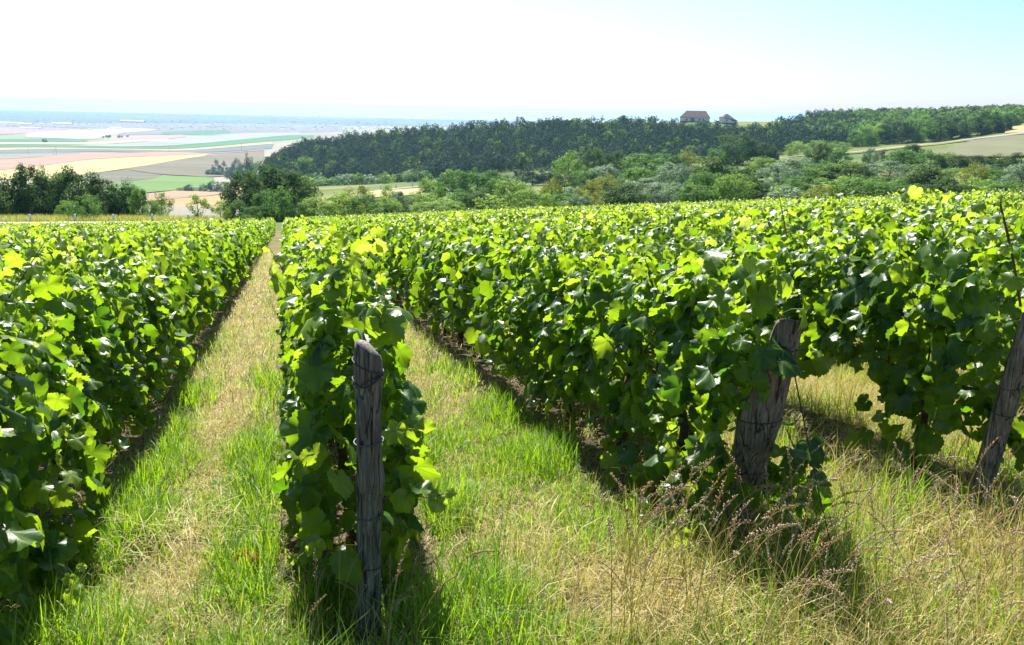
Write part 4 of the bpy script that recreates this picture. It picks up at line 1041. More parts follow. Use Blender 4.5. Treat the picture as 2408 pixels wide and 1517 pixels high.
L_ = 'the roadside trees on the left'
TREES = [
 # --- trees on the road bank at the left
 (12, 414, 90, 127, 'oak', 'dark rounded tree cut by the left edge of the photo, on the road bank'),
 (60, 388, 100, 130, 'oak', 'tall grey-green tree second from the left edge on the road bank, highest of its group'),
 (113, 394, 72, 134, 'green', 'narrow paler tree just right of the tall grey-green one on the road bank'),
 (178, 394, 108, 131, 'oak', 'tall dark spreading tree with notched top, behind the round dark shrub by the bollards'),
 (240, 420, 90, 130, 'oak', 'dark tree sloping down right of the notched spreading tree on the road bank'),
 (288, 428, 72, 130, 'oak', 'dark tree with sunlit top left of the columnar tree on the road bank'),
 (322, 440, 42, 126, 'green', 'dark columnar tree at the right end of the roadside trees'),
 (195, 458, 74, 118, 'darkbush', 'round dark shrub right beside the white bollards, nearest of the roadside plants'),
 (150, 472, 48, 121, 'bush', 'small light green shrub left of the round dark shrub'),
 (376, 450, 52, 127, 'wispy', 'pale airy shrub right of the columnar tree, field showing through it'),
 (356, 470, 46, 123, 'bush', 'low light green shrub at the foot of the columnar tree'),
 (462, 456, 48, 122, 'wispy', 'yellow-green sapling alone between the roadside trees and the big oak'),
 (515, 470, 46, 124, 'wispy', 'pale thin sapling just left of the big oak clump'),
 (92, 416, 92, 137, 'oak', 'dark tree filling the gap behind the tall grey-green tree on the road bank'),
 (148, 424, 90, 138, 'oak', 'dark tree between the paler narrow tree and the notched spreading tree'),
 (215, 432, 92, 138, 'oak', 'dark tree behind the right half of the round dark shrub by the bollards'),
 (268, 446, 84, 136, 'green', 'mid green tree behind, left of the columnar tree on the road bank'),
 (30, 440, 90, 136, 'green', 'mid green tree low behind the tree cut by the left edge'),
 (655, 424, 120, 143, 'oak', 'dark tree deep inside the big dark clump above the path end'),
 # --- oak clump
 (576, 402, 108, 133, 'oak', 'left tree of the big dark clump above the path end, crown tinged yellow'),
 (626, 385, 112, 138, 'oak', 'tallest tree of the big dark clump above the path end'),
 (690, 402, 112, 136, 'oak', 'right tree of the big dark clump above the path end'),
 (642, 440, 92, 126, 'green', 'smooth round tree in front of the big dark clump above the path end'),
 (560, 470, 60, 128, 'darkbush', 'dark low shrub at the left foot of the big dark clump'),
 (592, 485, 60, 123, 'darkbush', 'dark low shrub under the middle of the big dark clump'),
 (700, 478, 60, 128, 'darkbush', 'dark low shrub at the right foot of the big dark clump'),
 # --- low bushes right of it
 (745, 466, 75, 129, 'bush', 'light green rounded shrub touching the right side of the big dark clump'),
 (800, 456, 85, 132, 'bush', 'light green broad shrub, second right of the big dark clump'),
 (835, 441, 75, 150, 'yellow', 'yellow-topped shrub behind the low shrubs right of the big dark clump'),
 (862, 462, 95, 130, 'darkbush', 'dense mid green shrub centred under the pale valley bend'),
 (905, 468, 70, 132, 'bush', 'rounded green shrub right of the dense one under the valley bend'),
 (912, 438, 36, 160, 'wispy', 'grey-green sapling standing before the tan field in the valley'),
 (940, 455, 46, 140, 'silver', 'thin grey-green willow before the tan field in the valley'),
 (985, 458, 70, 150, 'bush', 'pale green shrub below the right end of the tan field in the valley'),
 (1000, 480, 66, 131, 'bush', 'low light green shrub at the vine edge under the tan field'),
 (1052, 477, 76, 131, 'bush', 'low smooth bright green shrub at the vine edge left of the dark thicket trees'),
 (1010, 425, 56, 230, 'light', 'pale green bushy tree beside the right end of the valley bend'),
 (1065, 404, 76, 215, 'green', 'mid green tree highest at the left end of the thicket'),
 (1120, 402, 66, 225, 'green', 'darker round tree second from the left end of the thicket'),
 (1160, 405, 54, 235, 'green', 'small mid green tree left of the dark pines in the thicket'),
 (1098, 450, 80, 150, 'green', 'dark green tree with twiggy top left of the bright sunlit thicket tree'),
 (1143, 452, 66, 146, 'oak', 'narrow dark tree against the left side of the bright sunlit thicket tree'),
 (1206, 428, 78, 148, 'light', 'bright sunlit round tree in the left half of the thicket'),
 (1165, 425, 52, 190, 'green', 'mid green tree behind and left of the bright sunlit thicket tree'),
 (1215, 395, 62, 330, 'pine', 'left pine of the dark pine clump in the valley'),
 (1252, 388, 62, 335, 'pine', 'middle pine of the dark pine clump in the valley'),
 (1292, 385, 62, 330, 'pine', 'right pine of the dark pine clump in the valley'),
 (1250, 448, 80, 140, 'bush', 'rounded yellowish green shrub right of the bright sunlit thicket tree'),
 (1296, 426, 44, 160, 'yellow', 'upright yellow-green tree in the left half of the thicket'),
 (1337, 362, 66, 320, 'light', 'light green tree left of the two dark round crowns below the pine hill'),
 (1396, 349, 58, 345, 'oak', 'left one of two dark round crowns below the pine hill'),
 (1450, 355, 54, 345, 'oak', 'right one of two dark round crowns below the pine hill'),
 (1328, 415, 56, 210, 'brownish', 'brownish bare-looking tree under the light green tree in the thicket'),
 (1422, 393, 80, 240, 'silver', 'grey-green willow left of centre in the thicket, below the dark round crowns'),
 (1375, 400, 60, 240, 'green', 'mid green tree between the brownish tree and the grey-green willow'),
 (1388, 428, 60, 175, 'yellow', 'olive tree below the grey-green willow left of centre'),
 (1432, 414, 54, 190, 'yellow', 'yellow-leaved tree below the grey-green willow left of centre'),
 (1367, 462, 46, 142, 'silver', 'small silvery shrub at the vine edge left of the dark olive shrub'),
 (1400, 452, 52, 146, 'yellow', 'yellowish shrub between the small silvery shrub and the dark olive shrub'),
 (1330, 458, 60, 142, 'darkbush', 'mid green shrub at the vine edge left of the small silvery shrub'),
 (1470, 438, 92, 142, 'oak', 'dark olive broad shrub-like tree at the vine edge, left of the silver willows'),
 (1515, 366, 92, 290, 'green', 'mid green spreading tree right of the two dark round crowns'),
 (1572, 360, 76, 300, 'green', 'mid green tree straight below the larger farmhouse'),
 (1500, 400, 70, 215, 'green', 'mid green tree above the silver willows'),
 (1520, 424, 80, 165, 'silver', 'left of three silver willows in the middle of the thicket'),
 (1572, 434, 84, 155, 'silver', 'front one of three silver willows in the middle of the thicket'),
 (1588, 388, 92, 200, 'silver', 'highest and palest of three silver willows in the middle of the thicket'),
 (1620, 362, 56, 300, 'yellow', 'yellow-green tree left of the big dark thicket tree, below the barn gap'),
 (1700, 368, 118, 175, 'oak', 'big dark thicket tree, broadest crown below the two farmhouses'),
 (1662, 402, 84, 156, 'green', 'sunlit tree overlapping the left front of the big dark thicket tree'),
 (1730, 415, 84, 148, 'light', 'light green pointed tree before the right side of the big dark thicket tree'),
 (1635, 440, 70, 146, 'green', 'mid green bushy tree at the vine edge right of the silver willows'),
 (1768, 420, 70, 165, 'oak', 'dark tree in shade right of the big dark thicket tree'),
 (1731, 312, 80, 400, 'oak', 'big dark round tree standing alone below the smaller farmhouse'),
 (1787, 336, 52, 405, 'oak', 'dark tree close to the right of the lone big round tree'),
 (1812, 342, 36, 405, 'oak', 'small dark tree two along to the right of the lone big round tree'),
 (1682, 345, 40, 395, 'green', 'small green tree close to the left of the lone big round tree'),
 (1832, 393, 92, 190, 'silver', 'large silver-grey willow right of the big dark thicket tree'),
 (1868, 376, 84, 225, 'silver', 'silver-green willow behind and right of the large silver-grey one'),
 (1790, 374, 60, 290, 'light', 'light green tree under the start of the pale track'),
 (1925, 337, 62, 340, 'oak', 'dark tree in front of the pale track, twin top'),
 (1972, 358, 44, 320, 'green', 'mid green bushy tree right of the dark tree at the pale track'),
 (1870, 332, 56, 480, 'bush', 'light green shrub above the pale track, left of the hedge gap'),
 (1915, 329, 60, 490, 'bush', 'light green shrub above the pale track, behind the dark twin-topped tree'),
 (1965, 332, 54, 490, 'bush', 'light green shrub between the pale track and the dark wood edge'),
 (1975, 341, 26, 478, 'darkbush', 'small dark shrub on the upper edge of the pale track'),
 (1935, 384, 90, 215, 'green', 'mid green tree behind the yellow-brown shrub'),
 (1895, 420, 80, 165, 'green', 'mid green tree left of the yellow-brown shrub'),
 (1934, 440, 72, 146, 'yellow', 'round yellow-brown shrub at the vine edge'),
 (2000, 388, 92, 210, 'oak', 'dark spreading tree above and right of the yellow-brown shrub'),
 (2012, 424, 92, 158, 'green', 'layered bright green tree right of the yellow-brown shrub'),
 (2042, 346, 36, 340, 'silver', 'small grey-green tree before the lower edge of the hill field'),
 (2076, 350, 40, 330, 'brownish', 'small brownish tree before the lower edge of the hill field'),
 (2137, 339, 58, 330, 'oak', 'dark pointed tree at the left corner of the hill field'),
 (2118, 356, 64, 290, 'green', 'green tree below the dark pointed tree at the hill field corner'),
 (2180, 358, 60, 300, 'green', 'green tree under the lower left of the hill field'),
 (2220, 362, 46, 310, 'light', 'light green tree under the lower left of the hill field'),
 (2088, 383, 88, 215, 'silver', 'silver-green willow in the right half of the thicket'),
 (2080, 420, 74, 165, 'green', 'mid green tree below the silver-green willow in the right half'),
 (2118, 430, 84, 152, 'green', 'rounded green tree at the vine edge left of the big dark right-hand tree'),
 (2188, 388, 106, 185, 'oak', 'big dark tree in the right half of the thicket, left of the yellow tree'),
 (2228, 422, 84, 158, 'oak', 'dark bushy tree at the vine edge below the yellow tree'),
 (2292, 387, 56, 190, 'yellow', 'tall yellow tree near the right edge of the photo'),
 (2240, 368, 62, 300, 'oak', 'dark hedge tree left under the hill field'),
 (2290, 370, 66, 300, 'oak', 'dark hedge tree in the middle under the hill field'),
 (2345, 368, 66, 300, 'oak', 'dark hedge tree right under the hill field'),
 (2395, 364, 66, 300, 'oak', 'dark hedge tree at the right edge under the hill field'),
 (2338, 402, 76, 200, 'green', 'grey-green tree right of the tall yellow tree'),
 (2400, 388, 74, 190, 'silver', 'pale silver-green tree cut by the right edge of the photo'),
 (2330, 432, 70, 165, 'green', 'green shrubby tree at the vine edge near the right edge'),
 (2285, 440, 60, 158, 'darkbush', 'dark shrub at the vine edge under the tall yellow tree'),
 (2388, 430, 60, 165, 'darkbush', 'dark shrub at the vine edge at the right edge of the photo'),
 # --- dark belt above the track, right
 (2019, 300, 62, 545, 'green', 'left end tree of the dark belt above the pale track'),
 (2050, 290, 52, 555, 'light', 'lighter tree second in the dark belt above the pale track'),
 (2088, 279, 80, 560, 'oak', 'broad dark tree third in the belt above the pale track'),
 (2150, 272, 74, 560, 'green', 'tree with pale centre in the middle of the belt above the pale track'),
 (2203, 274, 66, 560, 'oak', 'dark tree right of the pale-centred one in the belt above the track'),
 (2254, 268, 76, 560, 'oak', 'dark tree second from the right end of the belt above the track'),
 (2310, 259, 66, 560, 'oak', 'tall dark tree near the right end of the belt above the hill field'),
 (2340, 267, 44, 560, 'oak', 'last dark tree at the right end of the belt above the hill field'),
 # --- skyline
 (1125, 281, 16, 705, 'brownish', 'small brownish tree on the skyline, leftmost of the ridge trees'),
 (1167, 283, 12, 700, 'pine', 'tiny dark cone-shaped tree on the skyline'),
 (1179, 281, 12, 705, 'brownish', 'tiny pale tree beside the cone-shaped one on the skyline'),
 (1218, 273, 22, 700, 'brownish', 'round lone tree on the skyline left of the long low shed'),
 (1248, 285, 18, 698, 'green', 'small green tree on the skyline just right of the round lone tree'),
 (1460, 271, 30, 690, 'oak', 'large dark tree breaking the skyline left of the larger farmhouse'),
 (1501, 278, 22, 690, 'oak', 'small low tree on the skyline between the large dark one and the farmhouse'),
 (1527, 272, 18, 692, 'oak', 'dark round tree on the skyline closest to the larger farmhouse'),
 (2239, 251, 24, 790, 'oak', 'round dark tree topping the far right skyline'),
 (2203, 252, 24, 800, 'green', 'rounded tree on the skyline left of the round dark one'),
 (2060, 254, 26, 800, 'green', 'crown bulging above the far skyline over the dark belt left end'),
 # --- foot of the spur
 (510, 374, 20, 1250, 'pine', 'leftmost tall slim pine at the tip of the wooded spur'),
 (527, 378, 20, 1250, 'pine', 'second tall slim pine at the tip of the wooded spur'),
 (558, 371, 26, 1180, 'pine', 'dark pine on the spur right of the two slim pines'),
 (583, 360, 28, 598, 'pine', 'tallest dark pine on the left slope of the wooded spur'),
 (719, 369, 44, 545, 'light', 'pale round tree on the lower flank of the dark wooded hill'),
 (497, 398, 26, 1240, 'oak', 'dark bush at the left foot of the slim pines on the plain'),
 (520, 400, 30, 1240, 'oak', 'dark bush under the middle of the slim pines on the plain'),
 (545, 392, 34, 1200, 'oak', 'dark bushy tree right of the slim pines, joining the wooded spur'),
 (572, 382, 38, 1120, 'oak', 'dark bushy tree at the very tip of the wooded spur'),
 (600, 372, 40, 900, 'green', 'green bushy tree at the left end of the wooded hill'),
 (425, 441, 24, 1000, 'green', 'leftmost bush of the small clump on the plain beside the big oak'),
 (443, 434, 22, 1000, 'oak', 'second bush of the small clump on the plain beside the big oak'),
 (460, 440, 22, 1000, 'silver', 'grey bush in the small clump on the plain beside the big oak'),
 (478, 432, 22, 1000, 'green', 'middle bush of the small clump on the plain beside the big oak'),
 (503, 425, 28, 1000, 'oak', 'tallest dark bush of the small clump on the plain beside the big oak'),
 (527, 427, 28, 1000, 'green', 'right bush of the small clump on the plain beside the big oak'),
]
for x, y, wd, Y, kd, lab in TREES:
    tree(x, y, wd, Y, kd, lab)
# tiny far trees on the plain
def plain_tree(xd, yd, wd, ht, kind, label, group=None):
    p = on_plane(xd, yd, -84.2)
    pr = PROTO[kind][0]
    o = thing('broadleaf_tree', label, 'tree', tuple(p), rt.uniform(0, 6), group)
    s = wd * KX / F * p[1]; o.scale = (s, s, ht * KX / F * p[1])
    for nme, me in (('trunk', pr[0]), ('crown', pr[1])):
        q = bpy.data.objects.new(nme, me); C.objects.link(q); q.parent = o
plain_tree(105.5, 334.5, 11, 8, 'oak', 'single dark tree alone in the far pale field on the plain')
for q, (x, y, a, b) in enumerate([(243, 324.5, 5, 5), (252, 323.5, 7, 6), (258, 323.5, 7, 7), (280, 324, 8, 6), (287, 323, 5, 4), (300, 322, 6, 4)]):
    plain_tree(x, y, a, b, 'oak', 'tiny dark tree in the short line of trees in the middle of the plain', 'line of trees on the plain')

# --- wooded hill and far ridge: each reads as one mass
def wood(name, label, pts, kinds, hr, wr, seed, fill=700):
    r = np.random.default_rng(seed)
    by = {}
    for (X, Y) in pts:
        kd = kinds[int(r.integers(len(kinds)))]
        pr = PROTO[kd][int(r.integers(len(PROTO[kd])))][2]
        V, Fc, t_ = pr
        n = len(V) // 4; m_ = min(fill, n)
        V4 = V.reshape(n, 4, 3)[:m_]
        c = V4.mean(1, keepdims=True)
        h = r.uniform(*hr); wd = r.uniform(*wr); a_ = r.uniform(0, 6.28)
        grow = math.sqrt(n / m_) * 0.85
        Q = c + (V4 - c) * grow
        x = Q[..., 0] * math.cos(a_) - Q[..., 1] * math.sin(a_); y = Q[..., 0] * math.sin(a_) + Q[..., 1] * math.cos(a_)
        W3 = np.stack([x * wd + X, y * wd + Y, Q[..., 2] * h + float(terrain(X, Y)) - 0.3], -1)
        by.setdefault(kd, []).append((W3.reshape(-1, 3), t_.reshape(n, 2)[:m_].ravel() + r.normal(0, .1)))
    # one object, one material slot per kind
    Vs, Fs, Ts, Ms, k = [], [], [], [], 0; mats = []
    for mi, (kd, lst) in enumerate(by.items()):
        mats.append(PROTO[kd][0][1].materials[0])
        for V, t_ in lst:
            n = len(V) // 4
            Fs.append((np.array([[0, 1, 2], [0, 2, 3]])[None] + (np.arange(n) * 4)[:, None, None]).reshape(-1, 3) + k)
            Vs.append(V); Ts.append(np.clip(t_, 0, 1)); Ms.append(np.full(2 * n, mi)); k += len(V)
    o = build(name, np.concatenate(Vs), np.concatenate(Fs), None, None, {'tint': np.concatenate(Ts)}, smooth=False)
    for m_ in mats: o.data.materials.append(m_)
    o.data.polygons.foreach_set('material_index', np.concatenate(Ms).astype(np.int32))
    return tag(o, label, 'wood', kind='stuff')

def scatter(n, xr, Yr, test, seed, mind=0):
    r = np.random.default_rng(seed); out = []; grid = {}
    tries = 0
    while len(out) < n and tries < n * 30:
        tries += 1
        xd = r.uniform(*xr); Y = r.uniform(*Yr)
        if not test(xd, Y): continue
        X, _ = wp(xd, Y)
        if mind:
            key = (int(X // mind), int(Y // mind))
            if any((X - a) ** 2 + (Y - b) ** 2 < mind * mind for i_ in (-1, 0, 1) for j_ in (-1, 0, 1) for a, b in grid.get((key[0] + i_, key[1] + j_), [])): continue
            grid.setdefault(key, []).append((X, Y))
        out.append((X, Y))
    return out
def hill_test(xd, Y):
    lo = np.interp(xd, [560, 620, 720, 1000, 1300, 1630, 1850, 2000], [590, 540, 520, 492, 480, 470, 520, 560])
    hi = np.interp(xd, [560, 620, 720, 1000, 1300, 1560, 1600, 1780, 1820, 1900, 2000], [640, 700, 690, 680, 655, 640, 612, 612, 660, 750, 780])
    return lo < Y < hi
wood('pine_wood', 'dark blue-green pine and broadleaf wood covering the long hillside', scatter(1500, (570, 1990), (470, 780), hill_test, 3, 4.2),
     ['pine'] * 13 + ['oak'], (6, 10), (5, 8.5), 9, 420)
def ridge_test(xd, Y):
    lo = np.interp(xd, [1880, 2000, 2350, 2420, 2700], [620, 575, 575, 670, 670])
    hi = np.interp(xd, [1880, 2000, 2100, 2400], [700, 790, 810, 815])
    return lo < Y < hi
wood('ridge_wood', 'green broadleaf wood rising to the skyline at the far right', scatter(650, (1880, 2700), (570, 820), ridge_test, 4, 5.0),
     ['oak', 'green', 'green', 'oak', 'pine'], (6, 9.5), (6, 9.5), 10, 420)
def scrub_test(xd, Y):
    if xd < 700: return False
    if xd < 1060 and Y > 290: return False
    yhi = np.interp(xd, [700, 1000, 1060, 1300, 1740, 1900, 2100, 2200, 2420], [260, 280, 330, 480, 375, 400, 380, 350, 345])
    ylo = np.interp(xd, [700, 1000, 1300, 1630, 1900, 2200, 2420, 2600], [128, 134, 138, 141, 145, 149, 152, 156])
    return ylo < Y < yhi
wood('undergrowth', 'low mixed scrub filling the ground between the thicket trees', scatter(230, (700, 2600), (126, 480), scrub_test, 6, 4.5),
     ['green', 'light', 'green', 'oak', 'bush', 'silver'], (1.2, 2.8), (3.5, 6), 12, 700)
foot = scatter(70, (620, 1010), (455, 515), lambda x, Y: Y > np.interp(x, [620, 1010], [500, 462]), 8, 4.0)
wood('hedge', 'row of low green bushes along the foot of the wooded hill', foot, ['green', 'light', 'oak', 'silver'], (3, 5.5), (4, 8), 13, 420)

# ------------------------------------------------------------------ bollards, farmhouses, shed, car, poles
def lathe(prof, n=16):
    prof = np.array(prof, float); th = np.arange(n) * 2 * np.pi / n
    V = np.stack([prof[:, 0, None] * np.cos(th), prof[:, 0, None] * np.sin(th), np.repeat(prof[:, 1, None], n, 1)], -1).reshape(-1, 3)
    m = len(prof)
    Fc = [(i_ * n + j_, i_ * n + (j_ + 1) % n, (i_ + 1) * n + (j_ + 1) % n, (i_ + 1) * n + j_) for i_ in range(m - 1) for j_ in range(n)]
    return V, np.array(Fc)
M['boll_base'] = plain('dark stone base', (0.10, 0.09, 0.08), 0.9)
a = Acc(); a.add(*lathe([(.13, .12), (.125, .6), (.12, .78), (.10, .86), (.05, .90), (0.001, .91)], 14)); boll_a = a.mesh('shaft', M['white_paint'], link=False)
a = Acc(); a.add(*lathe([(.16, -.1), (.16, .08), (.15, .13), (.10, .135)], 14)); boll_b = a.mesh('base', M['boll_base'], link=False)
def bollard(xd, Y, label, s=1.0, group='white road bollards'):
    X, _ = wp(xd, Y)
    o = thing('road_bollard', label, 'bollard', (X, Y, float(terrain(X, Y))), 0, group); o.scale = (s, s, s)
    for nme, me in (('shaft', boll_a), ('base', boll_b)):
        q = bpy.data.objects.new(nme, me); C.objects.link(q); q.parent = o
for x, lab in [(63, 'white bollard nearest the left edge of the photo, on the roadside'), (170, 'white bollard just left of the round dark shrub on the roadside'),
               (261, 'white bollard in the middle of the roadside row, right of the round dark shrub'), (353, 'white bollard below the pale airy shrub on the roadside'),
               (438, 'white bollard at the right end of the roadside row, by the yellow-green sapling')]:
    bollard(x, 111.6 + x * 0.012, lab, 0.95)
for x, Y, lab in [(862, 343, 'tiny white bollard at the left of the valley bend'), (895, 352, 'tiny white bollard at the second spot along the valley bend'), (931, 357, 'tiny white bollard third along the valley bend'), (970, 359, 'tiny white bollard at the right of the valley bend')]:
    bollard(x, Y, lab, 2.0, 'bollards on the valley bend')

M['wall'] = plain('whitewashed wall', (0.80, 0.78, 0.80), 0.9, 0.8, 0.06)
M['plinth'] = plain('stone plinth', (0.22, 0.20, 0.20), 0.9, 1.5, 0.2)
M['roof'] = plain('brown tile roof', (0.12, 0.080, 0.080), 0.85, 1.2, 0.25)
M['door'] = plain('blue grey door', (0.16, 0.22, 0.32), 0.6)
M['frame'] = plain('dark timber', (0.13, 0.10, 0.09), 0.8)
M['pane'] = plain('window glass', (0.05, 0.06, 0.08), 0.15)
def hip_roof(x0, x1, y0, y1, ze, rx0, rx1, zr, ov=0.4, th=0.25, half=0.0):
    ym = (y0 + y1) / 2
    V = [(x0 - ov, y0 - ov, ze), (x1 + ov, y0 - ov, ze), (x1 + ov, y1 + ov, ze), (x0 - ov, y1 + ov, ze), (rx0, ym, zr), (rx1, ym, zr)]
    V += [(x, y, z - th) for x, y, z in V[:4]]
    T3 = [(0, 1, 5), (0, 5, 4), (2, 3, 4), (2, 4, 5), (3, 0, 4), (1, 2, 5), (0, 6, 7), (0, 7, 1), (1, 7, 8), (1, 8, 2), (2, 8, 9), (2, 9, 3), (3, 9, 6), (3, 6, 0), (6, 9, 8), (6, 8, 7)]
    return np.array(V), np.array(T3)
def part(name, mat, parent, *shapes):
    a = Acc()
    for V, Fc in shapes: a.add(V, Fc)
    return a.mesh(name, M[mat], parent, smooth=False)

def farmhouse1():
    Y = 690; X, _ = wp(1626, Y); z = float(at(1626, 287.5, Y)[2])
    o = thing('farmhouse', 'larger white farmhouse with long brown hipped roof on the ridge', 'house', (X, Y, z), R_(-9))
    W, D, H = 9.8, 9.0, 2.9
    part('wall', 'wall', o, box(-W, W, 0, D, 0.7, H))
    part('plinth', 'plinth', o, box(-W - .06, W + .06, -.06, D + .06, -2.5, 0.7))
    part('roof', 'roof', o, hip_roof(-W, W, 0, D, H + .25, -5.8, 7.2, H + 4.7, 0.5))
    d = part('door', 'door', o, box(-2.6, -0.5, -.10, .1, 0.72, 2.5)); part('frame', 'frame', d, box(-2.8, -2.6, -.12, .1, .72, 2.6), box(-.5, -.3, -.12, .1, .72, 2.6), box(-2.8, -.3, -.12, .1, 2.6, 2.8))
    for x in (2.6, 5.0, -6.0):
        w_ = part('window', 'frame', o, box(x, x + 1.1, -.09, .1, 1.2, 1.25), box(x, x + 1.1, -.09, .1, 2.15, 2.2), box(x, x + .06, -.09, .1, 1.25, 2.15), box(x + 1.04, x + 1.1, -.09, .1, 1.25, 2.15))
        part('pane', 'pane', w_, box(x + .06, x + 1.04, -.05, .1, 1.25, 2.15))
    return X, Y, z
fx, fy, fz = farmhouse1()
def farmhouse2():
    Y = 690; X, _ = wp(1707, Y); z = float(at(1707, 290, Y)[2])
    o = thing('farmhouse', 'smaller white farmhouse with a roof sweeping low on its right side', 'house', (X, Y, z), R_(12))
    part('wall', 'wall', o, box(-4.6, 1.6, 0, 7, 0.4, 3.7), box(1.6, 5.2, 0.3, 6.7, 0.4, 1.6))
    part('plinth', 'plinth', o, box(-4.66, 5.26, -.06, 7.06, -2.5, 0.4))
    V, T3 = hip_roof(-4.6, 5.2, 0, 7, 3.9, -1.6, -0.2, 6.3, 0.4)
    V[[1, 2], 2] = 1.75; V[[7, 8], 2] = 1.5
    part('roof', 'roof', o, (V, T3))
    part('door', 'frame', o, box(4.0, 4.7, .18, .5, .42, 1.5))
    w_ = part('window', 'frame', o, box(-2.4, -1.6, -.08, .1, 1.6, 1.66), box(-2.4, -1.6, -.08, .1, 2.5, 2.56), box(-2.4, -2.34, -.08, .1, 1.66, 2.5), box(-1.66, -1.6, -.08, .1, 1.66, 2.5))
    part('pane', 'pane', w_, box(-2.34, -1.66, -.05, .1, 1.66, 2.5))
farmhouse2()
def car():
    Y = 688; X, _ = wp(1681, Y); z = float(at(1681, 289.2, Y)[2])
    o = thing('parked_car', 'small dark car parked end on between the two farmhouses', 'car', (X, Y, z), R_(6))
    def loft(secs):
        V = np.array(secs, float); n = V.shape[1]
        Fc = [(i_ * n + j_, i_ * n + (j_ + 1) % n, (i_ + 1) * n + (j_ + 1) % n, (i_ + 1) * n + j_) for i_ in range(len(V) - 1) for j_ in range(n)]
        return V.reshape(-1, 3), np.array(Fc)
    def sec(y, hw, z0, z1, tw): return [(-hw, y, z0), (hw, y, z0), (hw, y, (z0 + z1) / 2), (tw, y, z1), (-tw, y, z1), (-hw, y, (z0 + z1) / 2)]
    part('body', 'dark', o, loft([sec(0, .05, .5, .6, .05), sec(0, .80, .35, .95, .72), sec(.25, .86, .3, 1.45, .60), sec(2.2, .88, .28, 1.5, .62), sec(3.0, .88, .28, .98, .76), sec(4.0, .80, .3, .8, .66), sec(4.0, .05, .5, .6, .05)]))
    part('rear_window', 'pane', o, (np.array([(-.62, .08, 1.0), (.62, .08, 1.0), (.52, .235, 1.38), (-.52, .235, 1.38)]) - np.array([0, .03, 0]), np.array([(0, 1, 2, 3)])))
    for x in (-.78, .78):
        for y in (.75, 3.2):
            V, Fc = tube(np.array([(x - .1, y, .3), (x + .1, y, .3)]), .31, 14); part('wheel', 'dark', o, (V, Fc))
car()
def shed():
    Y = 700; X, _ = wp(1308, Y); z = float(at(1308, 288.5, Y)[2])
    o = thing('shed', 'long low grey shed on the ridge with thin masts beside it', 'shed', (X, Y, z), R_(3))
    part('wall', 'plinth', o, box(-9, 9, 0, 4, -2, 1.5))
    part('roof', 'frame', o, hip_roof(-9, 9, 0, 4, 1.6, -8.5, 8.5, 2.1, .3, .1))
    part('door', 'door', o, box(-7, -5.4, -.05, .1, 0, 1.35)); part('door', 'door', o, box(2, 3.4, -.05, .1, 0, 1.35))
shed()
M['pole'] = plain('pole timber', (0.10, 0.09, 0.085), 0.9)
a = Acc(); a.add(*tube(np.array([(0, 0, -.5), (0, 0, .5), (0, 0, 1)]), np.array([.022, .018, .014]), 8)); pole_m = a.mesh('shaft', M['pole'], link=False)
a = Acc(); V, Fc = box(-.11, .11, -.01, .01, .90, .915); a.add(V, Fc); arm_m = a.mesh('crossarm', M['pole'], link=False)
def pole(p, h, label, group='utility poles'):
    o = thing('utility_pole', label, 'pole', tuple(p), 0, group); o.scale = (h, h, h)
    for nme, me in (('shaft', pole_m), ('crossarm', arm_m)):
        q = bpy.data.objects.new(nme, me); C.objects.link(q); q.parent = o
for x, yb, yt, lab in [(9, 355, 347, 'thin utility pole at the left edge of the far plain'), (67, 361, 347, 'thin utility pole on the blue-grey field of the plain'), (126, 364, 350, 'shorter pole of the close pair on the plain'),
                       (132.5, 364.5, 344, 'taller pole of the close pair on the plain'), (398, 357, 342, 'thin utility pole on the plain above the big oak'), (568, 352, 337, 'thin utility pole on the plain left of the wooded spur')]:
    p = on_plane(x, yb, -84.2); h = at(x, yt, p[1])[2] + 84.2
    pole(p, h, lab)
for x in (1322, 1364): 
    X, _ = wp(x, 702); zz = float(at(x, 289, 702)[2]); pole((X, 702, zz), at(x, 276, 702)[2] - zz, 'thin mast beside the long low shed on the ridge', 'masts by the shed')

# ------------------------------------------------------------------ the far town
M['far_white'] = plain('pale metal sheeting', (0.75, 0.75, 0.74), 0.6)
M['far_roof'] = plain('pale roof', (0.70, 0.69, 0.68), 0.6)
def shape_on_plain(xd, yd, wd, ht):
    p = on_plane(xd, yd, PLAIN); k = KX / F * p[1]
    return p, wd * k, ht * k
for x, y, wd, ht, lab in [(20, 289.5, 62, 2.2, 'long white warehouse at the left edge of the far town'), (58, 292.5, 30, 2.6, 'white warehouse second from the left edge of the far town'),
                          (143, 292.5, 46, 3.5, 'wide white warehouse left of centre in the far town'), (309, 287.5, 54, 4.0, 'largest white warehouse, upper right in the far town'),
                          (270, 302.5, 28, 3.0, 'white warehouse at the front right of the far town'), (98, 292, 12, 2.2, 'small white warehouse between two long ones in the far town'),
                          (68, 302, 50, 2.5, 'pale warehouse at the front left of the far town')]:
    p, W, H = shape_on_plain(x, y, wd, ht)
    o = thing('warehouse', lab, 'warehouse', tuple(p), 0)
    part('wall', 'far_white', o, box(-W / 2, W / 2, 0, W * .35, -2, H * .75))
    part('roof', 'far_roof', o, (np.array([(-W / 2, 0, H * .75), (W / 2, 0, H * .75), (W / 2, W * .35, H * .75), (-W / 2, W * .35, H * .75), (-W / 2, W * .175, H), (W / 2, W * .175, H)]), np.array([(0, 1, 5, 4), (2, 3, 4, 5), (1, 2, 5, 5), (3, 0, 4, 4)])))
rtn = np.random.default_rng(31)
aw = Acc(); at_ = Acc()
